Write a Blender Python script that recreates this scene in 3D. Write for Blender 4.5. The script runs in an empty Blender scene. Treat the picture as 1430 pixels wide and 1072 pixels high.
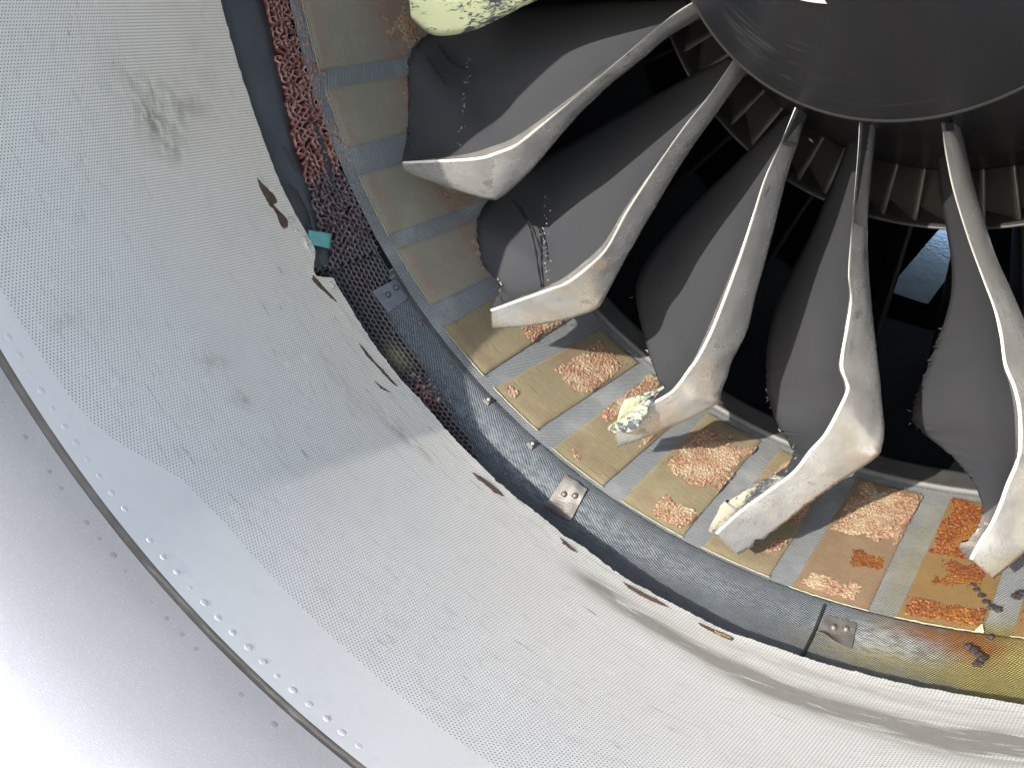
import bpy, bmesh, math, random
from mathutils import Vector, Matrix, noise
R_ = math.radians
S = 1.42                      # fan case radius in metres; engine axis is +Y (aft), the fan plane is near y = 0
rnd = random.Random(7)
sc = bpy.context.scene
COL = sc.collection

# ---------------------------------------------------------------- camera
cam_d = bpy.data.cameras.new('camera'); cam = bpy.data.objects.new('camera', cam_d); COL.objects.link(cam)
cx, cy_, cz = 0.293964, -1.116669, -0.083163
rx, ux, fx = (0.835345, 0.549726, -0.000123), (-0.232787, 0.353937, 0.905836), (-0.498005, 0.756657, -0.423628)
cam.matrix_world = Matrix(((rx[0], ux[0], -fx[0], cx*S), (rx[1], ux[1], -fx[1], cy_*S), (rx[2], ux[2], -fx[2], cz*S), (0, 0, 0, 1)))
cam_d.sensor_width = 36; cam_d.lens = 36*1339.54/1430
cam_d.clip_start = 0.01; cam_d.clip_end = 6000
sc.camera = cam
# ---------------------------------------------------------------- sky and sun
SUN = Vector((-0.174, -1.88, 0.985)).normalized()
w = bpy.data.worlds.new('World'); sc.world = w; w.use_nodes = True
nt = w.node_tree; sky = nt.nodes.new('ShaderNodeTexSky'); sky.sky_type = 'NISHITA'; sky.sun_disc = False
sky.sun_elevation = math.asin(SUN.z); sky.sun_rotation = math.atan2(SUN.x, SUN.y)
bg = nt.nodes['Background']; nt.links.new(sky.outputs[0], bg.inputs[0]); bg.inputs[1].default_value = 0.15
sd = bpy.data.lights.new('sun', 'SUN'); sd.energy = 2.05; sd.angle = R_(0.5); sd.color = (1, 0.93, 0.83)
so = bpy.data.objects.new('sun', sd); COL.objects.link(so); so.rotation_euler = SUN.to_track_quat('Z', 'Y').to_euler()
so.location = SUN*20
sc.view_settings.view_transform = 'Standard'; sc.view_settings.look = 'None'
sc.view_settings.exposure = 2.13; sc.view_settings.gamma = 1

# ---------------------------------------------------------------- measured shape data (degrees, engine radii)
SLOT = [(-68.96,0.1183),(-68.47,0.1336),(-65.93,0.1303),(-63.37,0.1234),(-61.9,0.1189),(-61.95,0.1013),(-64.7,0.1042),(-67.22,0.1101)]
PADS_LIT = [((-41.52,0.1614),(-38.03,0.1566)),((-35.68,0.1581),(-29.4,0.1561)),((-27.03,0.1476),(-20.65,0.146)),((-18.42,0.1482),(-11.53,0.1413)),((-9.49,0.1462),(-2.91,0.142)),((-0.8,0.146),(5.92,0.1314)),((8.13,0.1358),(14.86,0.1429)),((16.73,0.1292),(17.92,0.1246))]
PAD_SHADE = [(-72.56,0.1631),(-70.81,0.1585),(-64.71,0.1778),(-61.74,0.1659),(-55.02,0.1439),(-53.39,0.1518),(-46.36,0.1616),(-44.03,0.1586)]
SQ_NUT = [(-34.86,0.1224),(-28.52,0.1191)]
BOLT = [(-34.85,0.0726),(-28.53,0.0739),(-39.86,0.1178),(-39.95,0.0778),(-45.34,0.1204)]
CLIPS = [[(-23.96,0.1143),(-21.46,0.1156),(-20.87,0.0699),(-23.57,0.0572)],[(3.04,0.1061),(5.5,0.1059),(5.89,0.0585),(2.91,0.0618)],[(-50.56,0.0855),(-50.41,0.1303),(-48.14,0.1263),(-47.93,0.0893)]]
TAPE = [(-58.0,-0.0014),(-56.91,0.041),(-55.64,0.0223),(-56.75,-0.0191)]
JOINT = [(2.54,0.1212),(2.72,0.0006)]
CHIP = [(14.69,0.1551),(14.96,0.1379),(14.34,0.1368)]
CLOTS = [[(13.0,0.2581),(13.4,0.2454),(13.92,0.2314),(14.4,0.2154),(14.94,0.2039),(15.41,0.2)],[(16.53,0.2396),(16.78,0.2485)],[(14.19,0.0984),(14.72,0.0924),(15.12,0.0823),(15.44,0.0753),(15.16,0.0622)],[(15.52,0.1278)]]
GOUGE = [[(-63.76,-0.0717),(-63.47,-0.0653),(-62.8,-0.0564),(-61.79,-0.0445),(-61.24,-0.0468),(-61.3,-0.0619),(-60.62,-0.0595),(-59.88,-0.0483),(-59.27,-0.0419),(-58.8,-0.0502),(-58.65,-0.0646),(-59.34,-0.0666),(-59.97,-0.06),(-60.79,-0.0671),(-61.73,-0.073),(-62.75,-0.0752)],[(-29.75,-0.0456),(-29.4,-0.0413),(-28.63,-0.0341),(-27.69,-0.0307),(-26.64,-0.0301),(-25.96,-0.0336),(-26.4,-0.0396),(-26.85,-0.0456),(-27.61,-0.0445),(-28.55,-0.0478)],[(-5.39,-0.0397),(-4.76,-0.0388),(-3.82,-0.0378),(-2.93,-0.0377),(-2.14,-0.039),(-2.17,-0.0485),(-3.02,-0.0499),(-4.07,-0.0485),(-4.89,-0.0463)],[(-41.92,-0.0768),(-41.3,-0.0728),(-40.8,-0.067),(-40.25,-0.0599),(-40.55,-0.0675),(-41.06,-0.0767)],[(-53.67,-0.0511),(-52.96,-0.0466),(-52.07,-0.0411),(-51.06,-0.0339),(-50.45,-0.0317),(-50.74,-0.0381),(-51.92,-0.0497),(-52.79,-0.0586),(-53.38,-0.0611)],[(-45.99,-0.046),(-44.94,-0.0442),(-44.32,-0.043),(-43.57,-0.0404),(-42.75,-0.0354),(-41.55,-0.033),(-40.6,-0.0305),(-41.0,-0.0386),(-42.13,-0.0417),(-43.51,-0.0449),(-44.57,-0.0498)],[(-19.72,-0.0271),(-19.02,-0.0265),(-18.17,-0.0302),(-17.47,-0.0345),(-17.98,-0.0401),(-18.91,-0.0383)],[(-12.75,-0.0357),(-11.47,-0.0352),(-10.32,-0.0331),(-8.73,-0.0328),(-7.93,-0.0369),(-9.23,-0.0445),(-10.64,-0.0464),(-11.9,-0.0445)],[(-4.07,-0.043),(-3.32,-0.0426),(-2.6,-0.041),(-2.21,-0.0417),(-2.6,-0.0465),(-3.4,-0.0473)]]
BLADE = {'a': [[[-0.2102,0.13,-0.0957],[-0.2394,0.215,-0.1079],[-0.3298,0.4091,-0.0886]],[[-0.2583,0.13,-0.0985],[-0.2836,0.215,-0.1208],[-0.4112,0.4294,-0.0785]],[[-0.3185,0.14,-0.1007],[-0.341,0.225,-0.1349],[-0.5086,0.4578,-0.0676]],[[-0.377,0.14,-0.1028],[-0.397,0.225,-0.1455],[-0.6076,0.4764,-0.0559]],[[-0.4384,0.15,-0.1052],[-0.4613,0.235,-0.1571],[-0.7056,0.4948,-0.0492]],[[-0.497,0.15,-0.1075],[-0.5172,0.235,-0.1647],[-0.7834,0.4852,-0.0485]],[[-0.5583,0.15,-0.11],[-0.5649,0.235,-0.1805],[-0.852,0.4694,-0.054]],[[-0.6094,0.15,-0.1124],[-0.6212,0.2223,-0.2071],[-0.8665,0.4121,-0.0662]],[[-0.6559,0.15,-0.1178],[-0.6684,0.2095,-0.2255],[-0.8471,0.3384,-0.0837]],[[-0.7042,0.15,-0.1255],[-0.7241,0.1967,-0.2306],[-0.7911,0.2428,-0.105]],[[-0.733,0.15,-0.1361],[-0.7586,0.184,-0.206],[-0.7749,0.1947,-0.1338]]],'b': [[[-0.244,0.13,-0.1618],[-0.2636,0.215,-0.1796],[-0.3854,0.4172,-0.1773]],[[-0.2769,0.13,-0.1823],[-0.314,0.215,-0.2129],[-0.4684,0.4583,-0.1841]],[[-0.3241,0.13,-0.2199],[-0.3569,0.215,-0.2486],[-0.5653,0.5,-0.1892]],[[-0.3874,0.14,-0.2697],[-0.4158,0.225,-0.2926],[-0.659,0.51,-0.1964]],[[-0.4493,0.14,-0.319],[-0.468,0.225,-0.342],[-0.7444,0.51,-0.2054]],[[-0.5081,0.14,-0.3649],[-0.5209,0.225,-0.4014],[-0.826,0.51,-0.2147]],[[-0.537,0.15,-0.3827],[-0.5599,0.235,-0.4406],[-0.9018,0.52,-0.2312]],[[-0.5682,0.15,-0.3962],[-0.5882,0.2304,-0.4686],[-0.9473,0.485,-0.2575]],[[-0.5989,0.15,-0.4076],[-0.6068,0.2188,-0.4859],[-0.9421,0.405,-0.2775]],[[-0.6403,0.15,-0.4159],[-0.6195,0.2072,-0.4902],[-0.9259,0.37,-0.3323]],[[-0.7042,0.15,-0.4257],[-0.68,0.1956,-0.4812],[-0.8967,0.3356,-0.3985]],[[-0.7631,0.15,-0.435],[-0.7891,0.184,-0.4592],[-0.7984,0.1907,-0.4414]]],'c': [[[-0.1815,0.13,-0.2271],[-0.1959,0.215,-0.2509],[-0.3008,0.4087,-0.2611]],[[-0.2107,0.13,-0.2742],[-0.2135,0.215,-0.2818],[-0.3806,0.4575,-0.297]],[[-0.2449,0.13,-0.3215],[-0.2377,0.215,-0.3204],[-0.4711,0.5,-0.3447]],[[-0.2885,0.14,-0.3844],[-0.2771,0.225,-0.3784],[-0.5534,0.51,-0.3913]],[[-0.3302,0.14,-0.454],[-0.3184,0.225,-0.4543],[-0.6442,0.51,-0.447]],[[-0.3609,0.14,-0.5151],[-0.3625,0.225,-0.5407],[-0.7421,0.51,-0.5071]],[[-0.3986,0.15,-0.5554],[-0.3873,0.235,-0.5852],[-0.8074,0.49,-0.5627]],[[-0.4367,0.15,-0.5886],[-0.4043,0.2304,-0.6245],[-0.7874,0.395,-0.5905]],[[-0.4706,0.16,-0.6078],[-0.4212,0.2288,-0.6529],[-0.7531,0.355,-0.6332]],[[-0.5092,0.16,-0.6279],[-0.4737,0.2172,-0.6797],[-0.7194,0.3255,-0.6671]],[[-0.5492,0.16,-0.6486],[-0.5447,0.2056,-0.7045],[-0.6424,0.2703,-0.6625]],[[-0.5907,0.16,-0.6702],[-0.6115,0.194,-0.7193],[-0.6173,0.2007,-0.6832]]],'d': [[[-0.0953,0.13,-0.2818],[-0.1125,0.215,-0.2993],[-0.1984,0.4206,-0.3402]],[[-0.1084,0.13,-0.3282],[-0.1129,0.215,-0.3425],[-0.2461,0.4434,-0.3879]],[[-0.124,0.13,-0.377],[-0.1217,0.215,-0.3931],[-0.3039,0.4793,-0.4486]],[[-0.1377,0.14,-0.4298],[-0.1329,0.225,-0.4588],[-0.3583,0.51,-0.5035]],[[-0.1486,0.14,-0.4824],[-0.1404,0.225,-0.5139],[-0.4034,0.51,-0.5524]],[[-0.1636,0.14,-0.5435],[-0.1493,0.225,-0.5715],[-0.4496,0.51,-0.6219]],[[-0.1861,0.15,-0.6158],[-0.1606,0.235,-0.6376],[-0.5,0.52,-0.7062]],[[-0.2037,0.15,-0.6629],[-0.1794,0.235,-0.6942],[-0.4783,0.52,-0.7773]],[[-0.2168,0.15,-0.6876],[-0.1839,0.235,-0.7202],[-0.4158,0.4348,-0.8053]],[[-0.2292,0.15,-0.7113],[-0.189,0.2295,-0.7447],[-0.3683,0.3647,-0.809]],[[-0.2454,0.155,-0.7348],[-0.1935,0.2254,-0.7686],[-0.3146,0.2798,-0.7975]],[[-0.271,0.155,-0.758],[-0.2376,0.2163,-0.8057],[-0.3142,0.2371,-0.8007]],[[-0.2817,0.155,-0.7673],[-0.2691,0.2072,-0.8267],[-0.3119,0.21,-0.797]],[[-0.3143,0.16,-0.8018],[-0.3036,0.2031,-0.8527],[-0.3366,0.1982,-0.8231]],[[-0.343,0.16,-0.8355],[-0.3518,0.194,-0.881],[-0.3624,0.1958,-0.8542]]],'e': [[[-0.0128,0.13,-0.2936],[-0.016,0.215,-0.309],[-0.0918,0.4133,-0.3508]],[[-0.0096,0.13,-0.3265],[-0.0123,0.215,-0.3506],[-0.1013,0.4214,-0.3912]],[[-0.0064,0.13,-0.3711],[-0.0072,0.215,-0.4077],[-0.12,0.444,-0.4486]],[[-0.0032,0.13,-0.417],[-0.0013,0.215,-0.4464],[-0.1429,0.4733,-0.5178]],[[-0.0017,0.13,-0.4396],[0.0025,0.215,-0.4711],[-0.1571,0.4871,-0.5544]],[[0.0026,0.13,-0.4874],[0.0106,0.215,-0.5108],[-0.1865,0.5,-0.6342]],[[0.0102,0.13,-0.5197],[0.0215,0.215,-0.5561],[-0.2057,0.5,-0.6921]],[[0.0109,0.13,-0.5634],[0.0319,0.215,-0.5971],[-0.2108,0.5,-0.7632]],[[0.0126,0.12,-0.595],[0.0434,0.205,-0.6293],[-0.2039,0.49,-0.8155]],[[0.0146,0.12,-0.6156],[0.0505,0.205,-0.6554],[-0.1971,0.49,-0.8504]],[[0.0242,0.12,-0.6346],[0.0567,0.205,-0.682],[-0.1906,0.49,-0.8709]],[[0.0263,0.12,-0.6492],[0.0624,0.2036,-0.7028],[-0.1778,0.49,-0.8973]],[[0.0199,0.11,-0.6796],[0.0716,0.1865,-0.7216],[-0.1473,0.4328,-0.8935]],[[0.0082,0.11,-0.7164],[0.0739,0.1794,-0.7432],[-0.1039,0.3357,-0.8601]],[[-0.008,0.11,-0.7465],[0.0687,0.1723,-0.7626],[-0.0616,0.2356,-0.8239]],[[-0.0275,0.11,-0.788],[0.0223,0.1652,-0.8173],[-0.0499,0.1797,-0.8217]],[[-0.0638,0.1,-0.8326],[-0.0091,0.1482,-0.8539],[-0.1213,0.2,-0.8889]],[[-0.0919,0.09,-0.8658],[-0.0401,0.1311,-0.8938],[-0.1537,0.1914,-0.9212]],[[-0.1212,0.08,-0.9093],[-0.0939,0.114,-0.9582],[-0.1557,0.1404,-0.9505]]],'f': [[[0.0817,0.13,-0.2845],[0.0825,0.215,-0.2933],[0.0266,0.4113,-0.3389]],[[0.0913,0.13,-0.3154],[0.0983,0.215,-0.3289],[0.0356,0.4177,-0.3857]],[[0.1068,0.13,-0.3563],[0.1174,0.215,-0.3719],[0.0485,0.4255,-0.4445]],[[0.1241,0.13,-0.3932],[0.1367,0.215,-0.4108],[0.0702,0.425,-0.4964]],[[0.1432,0.13,-0.4304],[0.1603,0.215,-0.4542],[0.0846,0.4287,-0.5458]],[[0.1641,0.13,-0.4676],[0.1824,0.215,-0.4887],[0.0904,0.4469,-0.5966]],[[0.1827,0.13,-0.501],[0.2071,0.215,-0.5278],[0.0787,0.4979,-0.6579]],[[0.1952,0.13,-0.5313],[0.2287,0.215,-0.5629],[0.0714,0.5,-0.701]],[[0.2078,0.12,-0.5632],[0.2491,0.205,-0.5948],[0.067,0.49,-0.7415]],[[0.2226,0.12,-0.5886],[0.2632,0.205,-0.6218],[0.0614,0.49,-0.7828]],[[0.2337,0.12,-0.6152],[0.2758,0.205,-0.6495],[0.0562,0.49,-0.8209]],[[0.241,0.12,-0.6432],[0.2854,0.2036,-0.6778],[0.0591,0.49,-0.845]],[[0.2462,0.12,-0.6723],[0.2908,0.1965,-0.6996],[0.0841,0.49,-0.86]],[[0.2466,0.11,-0.6881],[0.2932,0.1794,-0.7175],[0.1228,0.4675,-0.8701]],[[0.2427,0.11,-0.7177],[0.2903,0.1723,-0.7475],[0.1627,0.3656,-0.8325]],[[0.2404,0.11,-0.7485],[0.2874,0.1652,-0.778],[0.2221,0.2071,-0.8095]],[[0.2363,0.1,-0.7762],[0.2841,0.1482,-0.8011],[0.2216,0.1679,-0.8167]],[[0.2293,0.09,-0.7986],[0.2799,0.1311,-0.82],[0.1984,0.1956,-0.8732]],[[0.2242,0.08,-0.8217],[0.2542,0.114,-0.8613],[0.2206,0.1158,-0.8455]]]}
FLAP = [[-0.3315,0.17,-0.7739],[-0.2784,0.16,-0.7404],[-0.2584,0.155,-0.7245],[-0.2558,0.155,-0.7275],[-0.2735,0.15,-0.7414],[-0.2706,0.148,-0.7512],[-0.2748,0.14,-0.7617],[-0.2721,0.135,-0.7652],[-0.2819,0.12,-0.7909],[-0.2926,0.115,-0.8021],[-0.3373,0.13,-0.8165],[-0.3453,0.14,-0.8166],[-0.3326,0.15,-0.8054],[-0.3345,0.16,-0.793]]
MARK = [[-0.0717,-0.08,-0.1439],[-0.0577,-0.08,-0.1462],[-0.0426,-0.08,-0.1471],[-0.0279,-0.08,-0.1466],[-0.0138,-0.08,-0.1434]]
EDGE=[(-79.89,-0.0146),(-77.43,-0.0129),(-74.27,-0.0128),(-71.33,-0.0116),(-68.32,-0.0128),(-65.44,-0.0147),(-62.77,-0.0164),(-60.72,-0.0147),(-58.6,-0.0114),(-56.88,-0.0075),(-55.91,-0.0139),(-55.2,-0.022),(-54.6,-0.036),(-54.1,-0.046),(-53.5,-0.045),(-53.2,-0.026),(-52.95,-0.005),(-51.84,-0.0051),(-49.44,-0.0062),(-46.52,-0.0092),(-44.27,-0.0111),(-42.26,-0.0103),(-40.93,-0.0102),(-38.66,-0.0026),(-36.49,-0.004),(-33.58,-0.0076),(-30.87,-0.0077),(-28.49,-0.0109),(-26.53,-0.0104),(-25.23,-0.0119),(-23.25,-0.0077),(-20.93,-0.0095),(-19.41,-0.0154),(-18.62,-0.0108),(-17.55,-0.0076),(-15.0,-0.0152),(-12.16,-0.0234),(-10.51,-0.019),(-8.03,-0.0211),(-6.02,-0.0214),(-4.27,-0.0264),(-2.4,-0.0249),(-0.38,-0.0188),(2.26,-0.0166),(4.85,-0.0169),(7.55,-0.0131),(10.21,-0.0137),(14.22,-0.0115),(16.62,-0.0113),(18.98,-0.0161)]
HONEY_OUT_M=[(-79.46,0.1738),(-76.82,0.1651),(-74.32,0.1856),(-71.94,0.1716),(-69.17,0.158),(-66.17,0.1639),(-63.49,0.1673),(-59.65,0.1615),(-55.61,0.1607),(-52.47,0.1482),(-50.35,0.1238),(-48.1,0.0844),(-46.23,0.0709),(-43.9,0.0764),(-41.2,0.076),(-39.56,0.0505),(-37.83,0.0627),(-35.32,0.0507),(-32.67,0.0418),(-31.38,0.0268),(-30.64,0.0023)]
HONEY_IN=[(-79.7,0.0855),(-76.47,0.0887),(-72.51,0.0808),(-68.47,0.0681),(-65.38,0.057),(-62.84,0.0559),(-60.03,0.0432),(-57.89,0.0329),(-56.85,0.0363)]

# ---------------------------------------------------------------- helpers
def P(th, r, y):
    a = R_(th); return Vector((S*r*math.sin(a), S*y, -S*r*math.cos(a)))
def lerp(a, b, t): return a+(b-a)*t
def interp(tab, x):
    if x <= tab[0][0]: return tab[0][1]
    for (x0, y0), (x1, y1) in zip(tab, tab[1:]):
        if x <= x1: return y0+(y1-y0)*(x-x0)/(x1-x0) if x1 > x0 else y1
    return tab[-1][1]
def nz(*v): return noise.noise(Vector(v))
def sm(e0, e1, x):
    t = max(0, min(1, (x-e0)/(e1-e0))); return t*t*(3-2*t)
def mesh(name, verts, faces, mat, parent=None, smooth=True, uvs=None, attr=None):
    me = bpy.data.meshes.new(name); me.from_pydata([tuple(v) for v in verts], [], faces); me.validate()
    if smooth: me.polygons.foreach_set('use_smooth', [True]*len(me.polygons))
    if uvs:
        for nm, data in uvs.items():
            l = me.uv_layers.new(name=nm)
            for lp in me.loops: l.data[lp.index].uv = data[lp.vertex_index]
    if attr:
        for nm, data in attr.items():
            a = me.attributes.new(nm, 'FLOAT', 'POINT'); a.data.foreach_set('value', data)
    me.materials.append(mat)
    o = bpy.data.objects.new(name, me); COL.objects.link(o)
    if parent: o.parent = parent
    return o
def thing(name, label, cat, loc=(0, 0, 0)):
    o = bpy.data.objects.new(name, None); COL.objects.link(o); o.location = loc; o.empty_display_size = .1
    o['label'] = label; o['category'] = cat; return o
def gridfaces(nu, nv, off=0, flip=False, wrap=False):
    f = []
    for i in range(nu if wrap else nu-1):
        for j in range(nv-1):
            a, b = off+i*nv+j, off+((i+1) % nu)*nv+j
            q = (a, a+1, b+1, b); f.append(q[::-1] if flip else q)
    return f
def revolve(name, prof, mat, parent, th0=-180, th1=180, n=240, fn=None, smooth=True):
    """prof: list of (y, r); inner faces look at the axis. UV = (arc around, arc along) in engine radii"""
    wrap = th1-th0 >= 360; cnt = n if wrap else n+1
    V, U = [], []
    for i in range(cnt):
        th = th0+(th1-th0)*i/n; s = 0
        for k, (y, r) in enumerate(prof):
            if k: s += math.hypot(y-prof[k-1][0], r-prof[k-1][1])
            yy, rr = fn(th, y, r, k) if fn else (y, r)
            V.append(P(th, rr, yy)); U.append((R_(th), y))
    return mesh(name, V, gridfaces(cnt, len(prof), wrap=wrap), mat, parent, smooth, {'UVMap': U} if not wrap else None)
def tube(V, F, pts, rad, n=5):
    o = len(V)
    for i, p in enumerate(pts):
        d = (pts[min(i+1, len(pts)-1)]-pts[max(i-1, 0)]).normalized()
        a = d.orthogonal().normalized(); b = d.cross(a)
        r = rad[i] if isinstance(rad, (list, tuple)) else rad
        for k in range(n):
            t = 2*math.pi*k/n; V.append(p+a*(r*math.cos(t))+b*(r*math.sin(t)))
    for i in range(len(pts)-1):
        for k in range(n):
            F.append((o+i*n+k, o+i*n+(k+1) % n, o+(i+1)*n+(k+1) % n, o+(i+1)*n+k))

# ---------------------------------------------------------------- node material helper
class M:
    def __init__(s, name):
        s.m = bpy.data.materials.new(name); s.m.use_nodes = True; s.t = s.m.node_tree; s.b = s.t.nodes['Principled BSDF']
    def n(s, kind, **kw):
        x = s.t.nodes.new(kind)
        for k, v in kw.items(): setattr(x, k, v)
        return x
    def set(s, node, i, v):
        if v is None: return
        if isinstance(v, bpy.types.NodeSocket): s.t.links.new(v, node.inputs[i])
        elif isinstance(v, tuple) and len(v) == 3 and node.inputs[i].type == 'RGBA': node.inputs[i].default_value = (*v, 1)
        else: node.inputs[i].default_value = v
    def math(s, op, a, b=None, c=None):
        x = s.n('ShaderNodeMath', operation=op); s.set(x, 0, a); s.set(x, 1, b); s.set(x, 2, c); return x.outputs[0]
    def mix(s, f, a, b, blend='MIX'):
        x = s.n('ShaderNodeMix', data_type='RGBA', blend_type=blend); s.set(x, 0, f); s.set(x, 6, a); s.set(x, 7, b); return x.outputs[2]
    def uv(s, nm='UVMap'):
        x = s.n('ShaderNodeUVMap', uv_map=nm); return x.outputs[0]
    def obj(s): return s.n('ShaderNodeTexCoord').outputs['Object']
    def xyz(s, v):
        x = s.n('ShaderNodeSeparateXYZ'); s.set(x, 0, v); return x.outputs
    def comb(s, x_, y_, z_=0.0):
        x = s.n('ShaderNodeCombineXYZ'); s.set(x, 0, x_); s.set(x, 1, y_); s.set(x, 2, z_); return x.outputs[0]
    def scale(s, v, sc_):
        x = s.n('ShaderNodeVectorMath', operation='MULTIPLY'); s.set(x, 0, v); x.inputs[1].default_value = sc_; return x.outputs[0]
    def noise(s, v, scale, detail=4, rough=.55, dist=0.0):
        x = s.n('ShaderNodeTexNoise'); s.set(x, 'Vector', v); x.inputs['Scale'].default_value = scale
        x.inputs['Detail'].default_value = detail; x.inputs['Roughness'].default_value = rough; x.inputs['Distortion'].default_value = dist
        return x.outputs['Fac']
    def vor(s, v, scale, feature='F1'):
        x = s.n('ShaderNodeTexVoronoi', feature=feature); s.set(x, 'Vector', v); x.inputs['Scale'].default_value = scale; return x
    def ramp(s, f, lo, hi):
        x = s.n('ShaderNodeMapRange', interpolation_type='SMOOTHSTEP'); s.set(x, 0, f); s.set(x, 1, lo); s.set(x, 2, hi); return x.outputs[0]
    def blob(s, u, v, cu, cv, su, sv):
        a = s.math('DIVIDE', s.math('SUBTRACT', u, cu), su); b = s.math('DIVIDE', s.math('SUBTRACT', v, cv), sv)
        d = s.math('ADD', s.math('MULTIPLY', a, a), s.math('MULTIPLY', b, b))
        return s.math('EXPONENT', s.math('MULTIPLY', d, -1.0))
    def bump(s, h, strength, dist):
        x = s.n('ShaderNodeBump'); s.set(x, 'Height', h); x.inputs['Strength'].default_value = strength; x.inputs['Distance'].default_value = dist
        s.t.links.new(x.outputs[0], s.b.inputs['Normal'])
    def fin(s, color=None, rough=None, metal=None, spec=None):
        s.set(s.b, 'Base Color', color); s.set(s.b, 'Roughness', rough); s.set(s.b, 'Metallic', metal); s.set(s.b, 'Specular IOR Level', spec)
        return s.m
def plain(name, col, rough=.6, metal=0.0, spec=.5, var=.25, scale=30, bump=0.0):
    m = M(name); v = m.obj(); f = m.noise(v, scale, 5)
    c = m.mix(f, tuple(x*(1-var) for x in col), tuple(min(1, x*(1+var)) for x in col))
    if bump: m.bump(m.noise(v, scale*4, 4), bump, .004)
    return m.fin(c, rough, metal, spec)
def add(m, *a):
    x = a[0]
    for b in a[1:]: x = m.math('ADD', x, b)
    return x

# white acoustic panel: rows of fine holes, staggered, with scuffs and stains of its own
def mat_panel():
    m = M('perforated_white_paint'); uv = m.uv(); u, v, _ = m.xyz(uv); land = m.xyz(m.uv('Land'))[0]
    p = .0054
    ru = m.math('DIVIDE', u, p*.84); row = m.math('FLOOR', ru)
    vv = m.math('ADD', m.math('DIVIDE', v, p*.92), m.math('MULTIPLY', m.math('MODULO', row, 2.0), .5))
    fu = m.math('MULTIPLY', m.math('SUBTRACT', m.math('SUBTRACT', ru, row), .5), .84)
    fv = m.math('SUBTRACT', m.math('SUBTRACT', vv, m.math('FLOOR', vv)), .5)
    d = m.math('SQRT', m.math('ADD', m.math('MULTIPLY', fu, fu), m.math('MULTIPLY', fv, fv)))
    hole = m.math('SUBTRACT', 1.0, m.ramp(d, .14, .25))
    fill = m.noise(uv, 60, 3)
    hole = m.math('MULTIPLY', hole, m.ramp(fill, .24, .42))
    hole = m.math('MULTIPLY', hole, m.math('GREATER_THAN', land, 0.0)); hole0 = hole
    st = m.scale(uv, (6, 40, 1)); streak = m.noise(st, 2.2, 6, .65, .6)
    big = m.noise(uv, 5, 5); fine = m.noise(uv, 120, 3)
    base = m.mix(big, (.72, .715, .68), (.835, .825, .79))
    # warm glow of reflected sunlight painted into the upper left colour
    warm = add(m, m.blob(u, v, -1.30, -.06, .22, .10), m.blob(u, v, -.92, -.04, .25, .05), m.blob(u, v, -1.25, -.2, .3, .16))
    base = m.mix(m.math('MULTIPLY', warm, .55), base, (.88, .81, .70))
    def dirt(cu, cv, su, sv, amt): return m.math('MULTIPLY', m.blob(u, v, cu, cv, su, sv), amt)
    smear = add(m, dirt(-.24, -.088, .05, .020, .9), dirt(-.15, -.106, .07, .022, 1.0), dirt(-.03, -.12, .08, .022, 1.0), dirt(.06, -.142, .08, .028, 1.0), dirt(.16, -.135, .09, .030, .9), dirt(.27, -.155, .10, .040, .8), dirt(.36, -.14, .10, .05, .6), dirt(.10, -.06, .2, .02, .45), dirt(.32, -.125, .03, .02, .7))
    smear = m.math('MULTIPLY', smear, m.ramp(streak, .28, .52))
    base = m.mix(m.math('MINIMUM', m.math('MULTIPLY', smear, 1.0), .9), base, (.235, .225, .195))
    hole = m.math('MULTIPLY', hole0, m.math('SUBTRACT', 1.0, m.math('MINIMUM', smear, 1.0)))
    edge_dirt = m.math('MULTIPLY', m.math('MULTIPLY', m.ramp(v, -.13, -.02), m.ramp(streak, .5, .75)), m.ramp(u, -1.0, -.6))
    base = m.mix(m.math('MULTIPLY', edge_dirt, .5), base, (.27, .25, .21))
    stain = add(m, dirt(-1.221, -.262, .018, .022, 1.), dirt(-1.178, -.248, .022, .025, 1.), dirt(-1.225, -.235, .06, .06, .8), dirt(-1.29, -.28, .05, .05, .5), dirt(-1.243, -.165, .03, .045, .7), dirt(-.645, -.12, .045, .013, 1.), dirt(-.60, -.105, .05, .012, .8), dirt(-.845, -.37, .02, .028, .7), dirt(-.775, -.366, .018, .012, .9), dirt(-.96, -.553, .012, .02, .6), dirt(-1.30, -.10, .06, .03, .5), dirt(-.008, -.324, .010, .009, .8), dirt(-.74, -.15, .07, .02, .5))
    stain = m.math('MULTIPLY', stain, m.ramp(m.noise(m.scale(uv, (14, 30, 1)), 2, 6, .7), .38, .62))
    base = m.mix(m.math('MULTIPLY', stain, .75), base, (.40, .375, .29))
    mott = m.noise(m.scale(uv, (10, 26, 1)), 2.5, 6, .7, .4)
    base = m.mix(m.math('MULTIPLY', m.ramp(mott, .50, .72), m.math('ADD', .10, m.math('MULTIPLY', m.ramp(land, -.02, .05), .26))), base, (.44, .43, .38))
    sc_ = m.noise(m.scale(uv, (9, 90, 1)), 1.6, 5, .6, 1.0)
    base = m.mix(m.math('MULTIPLY', m.ramp(sc_, .63, .72), m.math('ADD', .06, m.math('MULTIPLY', m.ramp(land, -.02, .05), .52))), base, (.22, .21, .19))
    sp = m.vor(uv, 26); sz = m.noise(uv, 9, 2)
    base = m.mix(m.math('MULTIPLY', m.math('LESS_THAN', sp.outputs['Distance'], m.math('MULTIPLY', m.ramp(sz, .55, .8), .10)), .8), base, (.10, .07, .06))
    sp2 = m.vor(m.scale(uv, (1, 1.7, 1)), 15)
    base = m.mix(m.math('MULTIPLY', m.math('LESS_THAN', sp2.outputs['Distance'], m.math('MULTIPLY', m.ramp(m.noise(uv, 7, 2), .5, .8), .06)), .7), base, (.75, .75, .73))
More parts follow.
